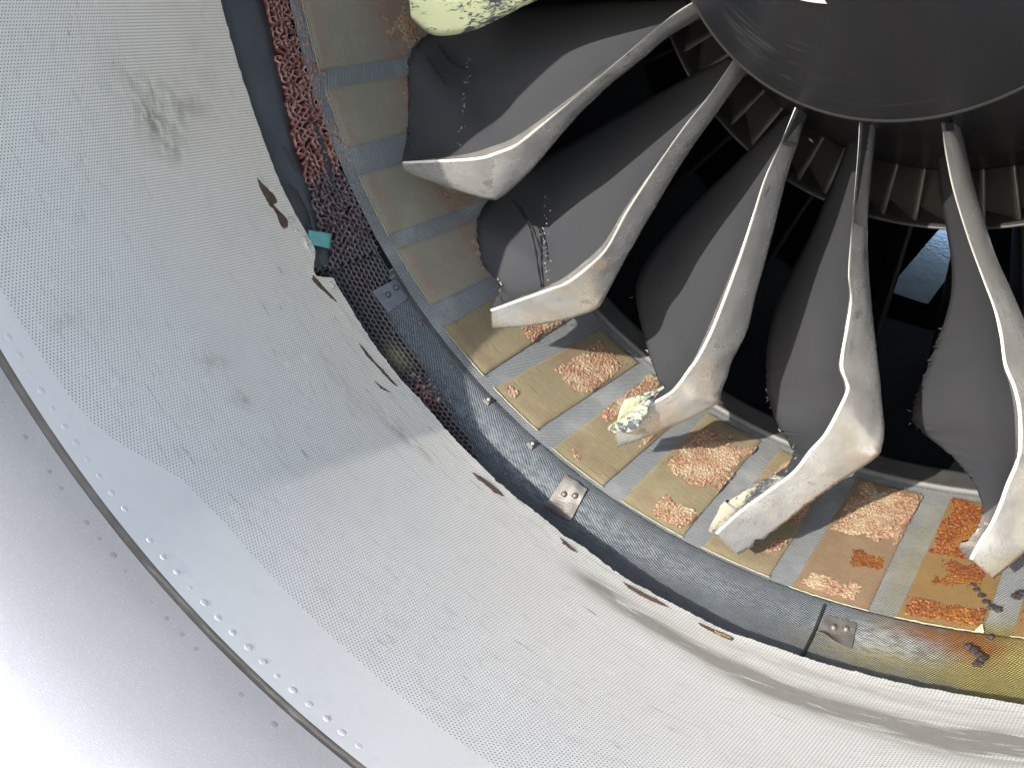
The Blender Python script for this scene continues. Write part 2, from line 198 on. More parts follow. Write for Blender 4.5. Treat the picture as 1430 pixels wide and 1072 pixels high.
    col = m.mix(m.math('MULTIPLY', hole, .80), base, (.035, .035, .035))
    m.bump(m.math('ADD', m.math('MULTIPLY', m.math('SUBTRACT', 1.0, hole), 1.0), m.math('MULTIPLY', fine, .25)), .25, .002)
    return m.fin(col, m.math('ADD', .42, m.math('MULTIPLY', fine, .2)), 0.0, .4)
def mat_lip():
    m = M('bare_aluminium_lip'); v = m.obj(); a = m.noise(v, 700, 3, .8); b = m.noise(v, 5, 4); c = m.noise(v, 260, 3, .7)
    col = m.mix(b, (.47, .468, .48), (.56, .558, .565))
    col = m.mix(m.ramp(a, .56, .70), col, (.85, .85, .88)); col = m.mix(m.math('MULTIPLY', m.ramp(a, .44, .30), .35), col, (.30, .30, .31))
    m.bump(m.math('ADD', a, m.math('MULTIPLY', c, .25)), .32, .0012)
    return m.fin(col, m.math('ADD', .36, m.math('MULTIPLY', c, .15)), .5, .5)
def mat_weave(name, lo, hi, per, oil=False, rub=.5, bstr=.7, red=0.0, groove=0.0):
    """woven composite: two thread directions a few millimetres apart"""
    m = M(name); uv = m.uv(); u, v, _ = m.xyz(uv)
    wob = m.noise(uv, 22, 3)
    uu = m.math('ADD', u, m.math('MULTIPLY', wob, .004)); vv = m.math('ADD', v, m.math('MULTIPLY', wob, .004))
    k = 2*math.pi/per
    a = m.math('SINE', m.math('MULTIPLY', m.math('ADD', uu, m.math('MULTIPLY', vv, .35)), k))
    b = m.math('SINE', m.math('MULTIPLY', m.math('SUBTRACT', vv, m.math('MULTIPLY', uu, .3)), k*1.15))
    h = m.math('MULTIPLY', a, b)
    gr = m.noise(uv, 420, 3, .7); big = m.noise(uv, 9, 5); mid = m.noise(m.scale(uv, (1, 3, 1)), 55, 4)
    hh = m.math('ADD', m.math('MULTIPLY', h, .55), m.math('MULTIPLY', m.math('SUBTRACT', gr, .5), 1.2))
    f = m.ramp(m.math('ADD', hh, m.math('MULTIPLY', m.math('SUBTRACT', mid, .5), .55)), -.55, .75)
    col = m.mix(f, lo, hi)
    col = m.mix(m.math('MULTIPLY', m.ramp(big, .45, .75), rub), col, tuple(min(1, x*1.5) for x in hi))
    if oil:
        mk = add(m, m.blob(u, v, .37, .09, .10, .11), m.blob(u, v, .30, .055, .07, .05), m.blob(u, v, .285, .13, .04, .05), m.math('MULTIPLY', m.blob(u, v, .15, .055, .10, .03), .8), m.math('MULTIPLY', m.blob(u, v, .13, .30, .03, .2), .55))
        mk = m.math('MULTIPLY', mk, m.ramp(m.noise(uv, 14, 5, .6), .25, .5))
        col = m.mix(m.math('MINIMUM', m.math('MULTIPLY', mk, .9), .9), col, m.mix(f, (.085, .065, .012), (.36, .31, .09)))
        mk2 = m.math('MULTIPLY', add(m, m.blob(u, v, .205, .122, .06, .020), m.blob(u, v, .255, .112, .04, .028)), m.ramp(m.noise(uv, 26, 4), .25, .45))
        col = m.mix(m.math('MINIMUM', mk2, .92), col, m.mix(f, (.10, .03, .004), (.22, .085, .012)))
        pale = m.math('MULTIPLY', m.blob(u, v, .13, .085, .07, .03), m.ramp(mid, .35, .6))
        col = m.mix(m.math('MULTIPLY', pale, .35), col, (.50, .55, .60))
        grey = m.math('MULTIPLY', m.blob(u, v, -.40, .09, .25, .02), m.ramp(mid, .4, .6))
        col = m.mix(m.math('MULTIPLY', grey, .22), col, (.36, .39, .41))
    hgt = m.math('ADD', h, m.math('MULTIPLY', gr, 1.2))
    if red:
        rm = m.math('ADD', m.blob(u, v, -1.1, .39, 2.0, .06), m.math('MULTIPLY', m.blob(u, v, -1.1, .19, 2.0, .02), .6))
        rm = m.math('MULTIPLY', rm, m.ramp(m.noise(m.scale(uv, (30, 30, 1)), 1.0, 6, .75), .34, .60))
        col = m.mix(m.math('MULTIPLY', rm, red), col, m.mix(gr, (.17, .07, .045), (.44, .28, .22)))
    if groove:
        gl = m.ramp(m.noise(m.scale(uv, (6, 150, 1)), 1.0, 4, .6, .4), .60, .70)
        gl = m.math('MULTIPLY', gl, m.ramp(m.noise(uv, 18, 3), .42, .6))
        col = m.mix(m.math('MULTIPLY', gl, groove), col, (.10, .085, .055)); hgt = m.math('SUBTRACT', hgt, m.math('MULTIPLY', gl, 2.0))
    m.bump(hgt, bstr, .004)
    return m.fin(col, .62, 0.0, .35)
def mat_airfoil():
    m = M('dark_grey_blade_paint'); v = m.obj(); a = m.noise(v, 7, 5); b = m.noise(v, 300, 2)
    col = m.mix(a, (.040, .0425, .048), (.049, .0515, .058))
    vs = m.noise(m.scale(v, (30, 30, 6)), 3, 5, .7)
    col = m.mix(m.math('MULTIPLY', m.ramp(vs, .68, .74), .5), col, (.20, .20, .20))
    sm_ = m.vor(m.scale(v, (1, 1, 1)), 11)
    col = m.mix(m.math('MULTIPLY', m.math('LESS_THAN', sm_.outputs['Distance'], m.math('MULTIPLY', m.ramp(m.noise(v, 6, 2), .5, .7), .28)), .35), col, (.035, .033, .03))
    wp = m.noise(v, 40, 3)
    for (px, py, pz), rad in (((-.6352, .3024, -.3797), .022), ((-.6138, .313, -.3603), .026), ((-.5943, .3296, -.3388), .022), ((-.5536, .3214, -.3187), .02), ((-.4583, .2766, -.5509), .024), ((-.4557, .3185, -.517), .024), ((-.4317, .3291, -.4818), .022), ((-.47, .25, -.60), .02), ((-.2867, .2754, -.792), .018), ((-.26, .28, -.72), .016)):
        dd = m.n('ShaderNodeVectorMath', operation='DISTANCE'); m.set(dd, 0, v); dd.inputs[1].default_value = (px, py, pz)
        k_ = m.math('SUBTRACT', 1.0, m.ramp(m.math('ADD', dd.outputs['Value'], m.math('MULTIPLY', m.math('SUBTRACT', wp, .5), .03)), rad*.7, rad))
        col = m.mix(m.math('MULTIPLY', k_, .6), col, (.014, .0135, .013))
    m.bump(b, .08, .001)
    return m.fin(col, .65, 0.0, .15)
def mat_sheath():
    m = M('scuffed_titanium'); v = m.obj(); a = m.noise(v, 9, 6, .65); b = m.noise(m.scale(v, (60, 10, 10)), 4, 5, .7)
    col = m.mix(m.ramp(a, .3, .7), (.62, .605, .575), (.86, .85, .825))
    blot = m.ramp(m.noise(v, 17, 4, .6), .60, .70)
    col = m.mix(m.math('MULTIPLY', blot, .5), col, (.20, .19, .175))
    fs_ = m.ramp(m.noise(m.scale(v, (14, 90, 14)), 2.0, 5, .75, .8), .56, .68); col = m.mix(m.math('MULTIPLY', fs_, .45), col, (.22, .21, .20))
    wh = m.ramp(b, .64, .72); col = m.mix(m.math('MULTIPLY', wh, .35), col, (.75, .74, .72))
    m.bump(m.math('ADD', m.noise(v, 420, 3), m.math('MULTIPLY', m.noise(v, 26, 3), 4.0)), .09, .003)
    return m.fin(col, m.math('ADD', .16, m.math('MULTIPLY', a, .2)), .78, .5)
def mat_yellow(name='pale_yellow_green_coating', lo=(.50, .54, .31), hi=(.60, .64, .40), amt=.0):
    scratch = True
    m = M(name); v = m.obj(); a = m.noise(v, 12, 4)
    col = m.mix(a, lo, hi)
    if scratch:
        sn = m.noise(m.scale(v, (28, 130, 130)), 1.0, 5, .75, .6); pos = m.noise(v, 6, 3)
        f = m.ramp(m.math('ADD', sn, m.math('MULTIPLY', m.math('SUBTRACT', pos, .5), .8)), .49+amt, .54+amt)
        col = m.mix(f, col, (.05, .055, .08))
    m.bump(m.noise(v, 160, 3), .3, .002)
    return m.fin(col, .5)
def mat_spinner():
    m = M('black_spinner_paint'); v = m.obj(); x, y, z = m.xyz(v)
    a = m.noise(v, 4, 5); st = m.noise(m.scale(v, (5, 60, 5)), 2.0, 6, .7, .5)
    sc_ = m.math('MULTIPLY', m.ramp(st, .55, .75), m.ramp(m.noise(v, 5, 3), .48, .62))
    col = m.mix(a, (.0085, .0098, .0125), (.014, .0155, .0185))
    for (px, py, pz), rad in (((-.03, -.1867, -.2686), .06), ((.015, -.177, -.279), .05), ((-.07, -.205, -.24), .05), ((-.2, .0, -.3), .10)):
        dd = m.n('ShaderNodeVectorMath', operation='DISTANCE'); m.set(dd, 0, v); dd.inputs[1].default_value = (px, py, pz)
        k_ = m.math('MULTIPLY', m.math('SUBTRACT', 1.0, m.ramp(dd.outputs['Value'], rad*.3, rad)), m.ramp(st, .46, .66)); sc_ = m.math('MAXIMUM', sc_, k_)
    col = m.mix(m.math('MULTIPLY', sc_, .4), col, (.12, .12, .118))
    pit = m.vor(v, 26); col = m.mix(m.math('LESS_THAN', pit.outputs['Distance'], m.math('MULTIPLY', m.ramp(m.noise(v, 20, 1), .55, .7), .06)), col, (.5, .5, .48))
    m.bump(m.noise(v, 90, 3), .06, .002)
    return m.fin(col, m.math('ADD', .38, m.math('MULTIPLY', sc_, .2)), 0.0, .30)
def mat_honey():
    m = M('torn_honeycomb_foil'); v = m.obj()
    at = m.n('ShaderNodeAttribute', attribute_name='tone').outputs['Fac']; n = m.noise(v, 130, 3)
    c = m.mix(m.ramp(at, 0.0, 1.0), (.035, .032, .034), (.12, .026, .022))
    at2 = m.n('ShaderNodeAttribute', attribute_name='plum').outputs['Fac']
    c = m.mix(at2, c, (.055, .018, .030))
    at3 = m.n('ShaderNodeAttribute', attribute_name='tip').outputs['Fac']
    c = m.mix(m.math('MULTIPLY', at3, .75), c, m.mix(m.ramp(at, 0.0, 1.0), (.36, .34, .35), (.76, .50, .43)))
    at4 = m.n('ShaderNodeAttribute', attribute_name='dust').outputs['Fac']; c = m.mix(m.math('MULTIPLY', at4, .8), c, (.40, .34, .22))
    c = m.mix(m.math('MULTIPLY', m.ramp(n, .5, .7), .15), c, (.3, .25, .23))
    return m.fin(c, .5, 0.0, .5)
def mat_crumb(oil):
    m = M('amber_crumbled_abradable' if oil else 'crumbled_orange_abradable'); v = m.obj(); n = m.noise(v, 120, 4, .7); g = m.noise(v, 14, 3)
    c = m.mix(m.ramp(n, .3, .7), (.15, .075, .045), (.46, .29, .19)) if not oil else m.mix(m.ramp(n, .3, .7), (.09, .028, .012), (.27, .095, .035))
    c = m.mix(m.math('MULTIPLY', m.ramp(g, .42, .66), .75), c, (.42, .34, .22) if not oil else (.23, .105, .022))
    m.bump(n, .8, .006)
    return m.fin(c, .7 if not oil else .25, 0.0, .4)

PANEL = mat_panel(); LIP = mat_lip(); AIRF = mat_airfoil(); SHEATH = mat_sheath(); NOSE = plain('worn_bright_edge', (.60, .59, .54), .4, .35, var=.1, scale=40); YEL = mat_yellow(); YELF = mat_yellow('torn_yellow_coating', (.27, .30, .18), (.35, .38, .24), .0); COAT = mat_yellow('pale_chipped_coating', (.36, .35, .27), (.48, .46, .37), .0); SPIN = mat_spinner(); HONEY = mat_honey()
WEAVE = mat_weave('blue_grey_woven_composite', (.028, .038, .054), (.205, .228, .242), .0052, oil=True, rub=.10)
BAND = mat_weave('grey_blue_woven_spacer', (.12, .135, .15), (.38, .40, .405), .0056, oil=True, rub=.35)
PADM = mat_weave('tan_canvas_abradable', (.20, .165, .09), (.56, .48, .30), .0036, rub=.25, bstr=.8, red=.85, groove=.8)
PADS_ = mat_weave('shaded_worn_abradable', (.22, .205, .165), (.34, .315, .25), .0036, rub=.25, bstr=.5, red=.9, groove=.3)  # duller copy of the tan pad weave, shade put into the colour for shaded pads
PADF = mat_weave('rust_tinted_abradable', (.19, .12, .065), (.47, .34, .20), .0036, rub=.25, bstr=.8, red=.9, groove=.7)
PADO = mat_weave('oil_soaked_abradable', (.20, .12, .035), (.40, .25, .085), .0036, rub=.25, bstr=.8, red=.7, groove=.7)
CRUMB = mat_crumb(False); CRUMBO = mat_crumb(True)
GROOVE = plain('aged_sealant', (.21, .185, .155), .95, 0, .1, var=.4, scale=25)
OUTER = plain('painted_cowl', (.55, .56, .58), .35, scale=3, var=.05)
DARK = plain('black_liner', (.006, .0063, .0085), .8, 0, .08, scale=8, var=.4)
SHEET = plain('dark_slate_sheet', (.058, .064, .078), .5, scale=14, var=.35, bump=.2)
CORE = plain('exposed_brown_core', (.10, .065, .045), .8, var=.6, scale=60, bump=.8)
GOLD = plain('exposed_gold_fibre', (.62, .40, .14), .55, var=.4, scale=80, bump=.6)
TORN = plain('torn_white_edge', (.52, .51, .47), .6, var=.2, scale=40, bump=.3)
STEEL = plain('dull_steel', (.15, .14, .13), .5, .6, var=.35, scale=50, bump=.2)
RINGM = plain('worn_steel_ring', (.045, .045, .045), .5, .2, var=.4, scale=20, bump=.1)
BORDER = plain('pale_resin_bead', (.27, .25, .17), .65, var=.3, scale=60, bump=.4)
RIVET = plain('painted_rivet', (.74, .735, .71), .4, .0, var=.2, scale=80)
RIVETM = plain('bare_rivet', (.42, .418, .425), .42, .5, var=.2, scale=80)
TEAL = plain('teal_tape', (.11, .33, .33), .45, var=.2, scale=50)
CLOT = plain('charred_debris', (.035, .025, .028), .5, var=.5, scale=90, bump=.9)
WHITE = plain('white_mark_paint', (.74, .76, .68), .4, var=.05)
VANE = plain('grey_stator_metal', (.12, .115, .105), .42, .2, var=.3, scale=16)
VANED = plain('dark_outlet_vane', (.018, .018, .02), .45, .2, var=.3, scale=16)
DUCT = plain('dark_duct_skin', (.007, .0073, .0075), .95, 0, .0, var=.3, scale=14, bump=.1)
FIBRE = plain('loose_fibre', (.20, .19, .18), .6, var=.3)
BLACKF = plain('black_fibre', (.012, .012, .013), .6, var=.3)
CHIPG = plain('grey_chip', (.15, .15, .15), .5, var=.3)
CHIPM = plain('pale_chip', (.62, .58, .36), .6, var=.15)

# ---------------------------------------------------------------- ground under the engine
def mat_ground():
    m = M('concrete_apron'); v = m.obj(); f = m.noise(v, .35, 6); g = m.noise(v, 9, 4)
    c = m.mix(f, (.43, .41, .375), (.52, .50, .46)); c = m.mix(m.math('MULTIPLY', g, .3), c, (.36, .35, .33))
    m.bump(g, .2, .01); return m.fin(c, .85)
gs = 2500
g = mesh('ground', [(-gs, -gs, -2.35), (gs, -gs, -2.35), (gs, gs, -2.35), (-gs, gs, -2.35)], [(0, 1, 2, 3)], mat_ground()); g['kind'] = 'structure'

# ================================================================ INLET COWL
INPROF = [(-.654+.684*k/24, .791+.209*(1.13*(k/24*.684/.654)-.13*(k/24*.684/.654)**2)) for k in range(25)]
inlet = thing('inlet_cowl', 'white perforated engine inlet duct with torn aft edge and bare metal lip', 'engine inlet', P(0, .791, -.654))
def into(o, parent):
    o.parent = parent; o.matrix_parent_inverse = Matrix.Translation(-parent.location); return o
def part(o, parent): return into(o, parent)
lip = [(.30, 1.20), (-.20, 1.20), (-.50, 1.185), (-.75, 1.13), (-.92, 1.04), (-.985, .955), (-.985, .905), (-.95, .858), (-.90, .8150), (-.85, .7852), (-.80, .7766), (-.75, .7772), (-.70, .7825), (-.6598, .7899)]
# densify the lip with a smooth curve
def smoothline(pts, k=6):
    out = []
    for i in range(len(pts)-1):
        p0, p1, p2, p3 = (Vector(pts[max(0, min(len(pts)-1, j))]) for j in (i-1, i, i+1, i+2))
        for q in range(k):
            t = q/k; out.append(tuple(.5*((2*p1)+(p2-p0)*t+(2*p0-5*p1+4*p2-p3)*t*t+(3*p1-p0-3*p2+p3)*t**3)))
    return out+[tuple(pts[-1])]
part(revolve('lip_skin', smoothline(lip, 4), LIP, None, n=360), inlet)
part(revolve('seam_filler', [(-.665, .7915), (-.661, .7912), (-.657, .7918), (-.653, .7926), (-.6490, .7938), (-.6470, .7950)], GROOVE, None, n=360,
     fn=lambda th, y, r, k: (y+.0008*nz(th*.3, k, 1), r+.0012*nz(th*.6, k*2, 5))), inlet)
part(revolve('outer_skin', [(.30, 1.199), (1.0, 1.17), (2.0, 1.09), (2.5, .96), (2.5, .93)], OUTER, None, n=120), inlet)
# acoustic panel, front view range dense, rest coarse
LANDT = [(-100, -.612), (-56, -.609), (-49, -.605), (-46.5, -.598), (-43.8, -.581), (-41.3, -.553), (-39.7, -.540), (-35, -.531), (-29, -.534), (-20, -.538), (-9, -.544), (20, -.546), (100, -.546)]
def edge_y(th):
    if th < -79.9 or th > 18.98: return -.0145+.002*nz(th*.9, 3, 2)
    q = sm(-58, -50, th); c_ = nz(th*1.1, 6, 6); return interp(EDGE, th)+.0014*nz(th*2.3, .4, 7)+q*(.0022*nz(th*5.0, 1.4, 3)+.0016*nz(th*13.0, 1.4, 3)-.006*max(0, c_-.22)*(1+nz(th*9, 2, 2)))
def prof_r(y): return interp(INPROF, y)
def panel(name, th0, th1, n):
    V, U, L_ = [], [], []
    ys = [-.6485, -.645]+[-.64+.02*i for i in range(32)]
    nv = len(ys)+2
    for i in range(n+1):
        th = th0+(th1-th0)*i/n; ey = edge_y(th); ld = interp(LANDT, th)
        lift = .0005*nz(th*.35, 9, 1)*sm(-60, -45, th)
        col = []
        for k, y in enumerate(ys):
            yy = lerp(-.64, ey, (y+.64)/.62) if y > -.64 else y
            rr = prof_r(yy)-(.0012*math.exp(-((yy-ey)/.012)**2)*(.4+.9*nz(th*1.3, 2, 2)) if yy > -.2 else 0)+lift*sm(-.2, 0, yy)
            col.append((yy, rr))
        col[0] = (-.6490, prof_r(-.6490))
        col += [(ey+.0006, col[-1][1]+.0025), (ey-.006, col[-1][1]+.011)]
        for yy, rr in col:
            V.append(P(th, rr, yy)); U.append((R_(th), yy)); L_.append((yy-ld, 0))
    o = mesh(name, V, gridfaces(n+1, nv), PANEL, None, True, {'UVMap': U, 'Land': L_}); me = o.data
    a = me.attributes.new('sharp_edge', 'BOOLEAN', 'EDGE'); q = (0, 1, nv-3, nv-2)
    a.data.foreach_set('value', [any(e.vertices[0] % nv == k and e.vertices[1] % nv == k for k in q) for e in me.edges]); return o
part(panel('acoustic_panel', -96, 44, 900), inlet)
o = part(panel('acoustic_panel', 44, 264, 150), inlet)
# rivets, two rows along the seam
def dome(r, h, n=14):
    V = [Vector((0, 0, h))]; F = []
    for k, (q, z) in enumerate(((.55, .86), (.9, .45), (1, 0), (1.0, -.4))):
        for i in range(n): a = 2*math.pi*i/n; V.append(Vector((r*q*math.cos(a), r*q*math.sin(a), h*z)))
    for i in range(n): F.append((0, 1+i, 1+(i+1) % n))
    for k in range(3):
        for i in range(n):
            a = 1+k*n+i; b = 1+k*n+(i+1) % n; F.append((a, a+n, b+n, b))
    return V, F
def place(o, th, r, y, slope=0.0, spin=0.0):
    """stand an object (built with +Z up) on the duct wall, +Z to the axis"""
    nrm = (P(th, 1, 0)*-1).normalized(); ax = Vector((0, 1, 0))
    nrm = (nrm*math.cos(slope)+ax*-math.sin(slope)).normalized() if slope else nrm
    x = ax.cross(nrm).normalized(); yv = nrm.cross(x)
    Mx = Matrix((x, yv, nrm)).transposed().to_4x4() @ Matrix.Rotation(spin, 4, 'Z'); Mx.translation = P(th, r, y)
    return Mx
def rivet_row(y, r, th0, th1, step, rad, h, mat, slope):
    V, F = dome(rad, h); first = None; th = th0
    while th < th1:
        if first is None:
            o = first = mesh('rivet', V, F, mat)
        else:
            o = first.copy(); COL.objects.link(o)
        Mx = place(o, th+rnd.uniform(-.06, .06), r, y+rnd.uniform(-.0008, .0008), slope); sc_ = rnd.uniform(.82, 1.08)
        o.parent = inlet; o.matrix_parent_inverse = Matrix.Translation(-inlet.location); o.matrix_basis = Mx @ Matrix.Diagonal((sc_, sc_, rnd.uniform(.4, 1.1), 1))
        th += step
rivet_row(-.6795, .7863, -64, 6, 1.545, .0046*S, .00040*S, RIVETM, -.18)
rivet_row(-.633, .7985, -64, 6, 1.555, .0040*S, .00022*S, RIVET, -.345)

def patch_poly(name, pts, r_of, mat, thick=.003, jag=.0012, sub=1, seed=0):
    """thin ragged piece lying on the duct wall: outline in (deg, y), domed rough top"""
    out = []
    n = len(pts)
    for i in range(n):
        a, b = pts[i], pts[(i+1) % n]; L = math.hypot((b[0]-a[0])*.0175, b[1]-a[1]); k = max(1, int(L/.0022))
        for q in range(k):
            t = q/k; th = lerp(a[0], b[0], t); y = lerp(a[1], b[1], t)
            out.append((th+jag*35*(nz(th*9, y*300, seed)+1.1*nz(th*31, y*1000, seed+9)), y+jag*.7*(nz(y*310, th*8, seed+4)+1.1*nz(y*1000, th*29, seed+7))))
    c = (sum(p[0] for p in out)/len(out), sum(p[1] for p in out)/len(out))
    V, F, m = [], [], len(out)
    for lv, (k, h) in enumerate(((1.0, -.5), (1.0, .45), (.72, 1.0), (.4, .7))):
        for th, y in out:
            t2, y2 = lerp(c[0], th, k), lerp(c[1], y, k)
            V.append(P(t2, r_of(y2)-thick*h*(1+(.8*nz(t2*11, y2*400, seed+lv) if lv > 1 else 0)), y2))
    V.append(P(c[0], r_of(c[1])-thick*.8, c[1]))
    for lv in range(3):
        for i in range(m): F.append((lv*m+i, lv*m+(i+1) % m, (lv+1)*m+(i+1) % m, (lv+1)*m+i))
    for i in range(m): F.append((3*m+i, 3*m+(i+1) % m, 4*m))
    return mesh(name, V, F, mat, None, False)
for i, gpts in enumerate(GOUGE):
    o = part(patch_poly('gouge', gpts, prof_r, GOLD if i == 8 else CORE, .0011, .0042 if i == 0 else .0028, seed=i*3), inlet)
    o['label'] = ['long brown gouge in the white panel near the dark sheet', 'brown torn gash at the lower middle of the panel edge', 'gold fibre showing in a torn gash at the panel edge', 'short black tear in the white panel', 'dark tear beside the notch in the panel edge', 'crack running along the panel edge', 'small dark crack at the panel edge', 'long dark crack at the panel edge', 'strand of gold fibre in the gash'][i]
# peeled white flakes beside the gouges
for th, y, a, b, s in ((-56.6, -.022, .9, .011, 1), (-59.3, -.034, .28, .008, 2), (-58.2, -.033, .22, .006, 3), (-52.2, -.020, .35, .006, 9)):
    pts = [(th+a*math.cos(t)*(1+.3*nz(t, s, 0)), y+b*math.sin(t)*(1+.3*nz(t, s, 5))) for t in [2*math.pi*k/12 for k in range(12)]]
    part(patch_poly('peeled_flake', pts, lambda q: prof_r(q)-.002, TORN, .003, .001, seed=40+s), inlet)

# ================================================================ FAN CASE
case = thing('fan_case', 'blue grey woven fan case ring with tan rub pads and torn honeycomb', 'fan case', P(0, 1.03, .3))
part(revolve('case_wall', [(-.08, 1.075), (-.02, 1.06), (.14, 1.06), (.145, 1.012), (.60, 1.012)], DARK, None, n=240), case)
HT = [(-110, .165)]+HONEY_OUT_M+[(-29.5, -.06), (200, -.06)]
def front_y(th): return interp(HT, th)+.0035*nz(th*1.4, 8, 2)
def step_h(th): return interp([(-80, .016), (-62, .02), (-50, .044), (-33, .052), (-25, .050), (-17, .038), (-10, .028), (-3, .020), (8, .0165), (40, .0165)], th)
def wgrid(name, th0, th1, n, yf, rf, mat, parent, flip=False, thick=True):
    """woven sheet: yf(th) -> list of y; rf(th, y) -> r"""
    V, U = [], []; nv = None
    for i in range(n+1):
        th = th0+(th1-th0)*i/n; ys = yf(th); nv = len(ys)
        for y in ys: V.append(P(th, rf(th, y), y)); U.append((R_(th), y))
    return part(mesh(name, V, gridfaces(n+1, nv), mat, None, True, {'UVMap': U}), parent)
def rfront(th, y):
    h = step_h(th); t = sm(.062, .124, y); return 1.0+lerp(h, .0045, t)+.0006*nz(th*.9, y*40, 1)-.0025*math.exp(-((y-.126)/.007)**2)
def yfront(th):
    a = front_y(th); b = .1400
    if a > b-.004: a = b-.004
    return [a-.0005]+[lerp(a, b, k/18) for k in range(19)]
wgrid('front_weave', -78, 44, 500, yfront, lambda th, y: rfront(th, y)+(.012 if y < front_y(th)-.0003 and th < -30 else 0), WEAVE, case)
wgrid('spacer_weave', -110, 60, 420, lambda th: [.1402, .143]+[.15+.02*k for k in range(21)]+[.556], lambda th, y: 1.0035+.0007*nz(th*.8, y*30, 4), BAND, case)
part(revolve('front_weave', [(-.06, 1.0145), (.14, 1.0055), (.556, 1.0042)], WEAVE, None, 60, 250, 100), case)
part(revolve('retaining_ring', [(.556, 1.004), (.557, .992), (.562, .9895), (.585, .986), (.592, .9805), (.60, .9795), (.606, .984), (.607, 1.0)], RINGM, None, n=300), case)
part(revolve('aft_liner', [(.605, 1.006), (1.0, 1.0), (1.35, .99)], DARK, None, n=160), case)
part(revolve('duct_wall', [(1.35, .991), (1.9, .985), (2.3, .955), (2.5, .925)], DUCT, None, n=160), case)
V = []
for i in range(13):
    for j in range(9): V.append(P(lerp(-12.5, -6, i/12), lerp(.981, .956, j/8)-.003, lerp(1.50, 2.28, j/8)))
part(mesh('duct_lit_patch', V, gridfaces(13, 9), plain('duct_lit_patch_skin', (.42, .45, .52), .22, .6, var=.35, scale=10, bump=.3)), case)  # added pale glossy piece standing in for the lit patch on the duct wall
# dark slate sheet at the upper left between the panel and the honeycomb
HI = [(-110, .088)]+HONEY_IN+[(-55.5, .03), (-54.2, .012)]
def ysheet(th): b = interp(HI, th)+.0012*nz(th*2, 2, 9); return [lerp(-.06, b, k/8) for k in range(9)]+[b+.0004]
V, U = [], []
for i in range(221):
    th = -110+(110-54.4)*i/220
    for k, y in enumerate(ysheet(th)):
        V.append(P(th, 1.016-.006*sm(-.03, .05, y)+.0015*nz(th*.25, y*14, 6)+(.02 if k == 9 else 0), y)); U.append((R_(th), y))
o = part(mesh('slate_sheet', V, gridfaces(221, 10), SHEET, None, True, {'UVMap': U}), case)
# cracks lying open in the slate sheet
def strip(name, pts, wdt, mat, parent, r):
    V, F = [], []
    n = len(pts)
    for i, (th, y) in enumerate(pts):
        hw = wdt*(.25+.75*math.sin(math.pi*(i+.3)/(n-.4)))
        V += [P(th, r, y-hw), P(th, r-.0012, y-hw*.3), P(th, r-.0012, y+hw*.3), P(th, r, y+hw)]
    return part(mesh(name, V, gridfaces(n, 4), mat, None, False), parent)
strip('crack', [(-62.8, .010), (-61.9, .021), (-61.0, .020), (-60.0, .0225), (-58.9, .018), (-58.3, .014), (-57.9, .017)], .0032, BLACKF, case, 1.0085)
strip('crack', [(-66.4, .032), (-65.6, .038), (-64.8, .037), (-63.6, .040)], .002, BLACKF, case, 1.0085)

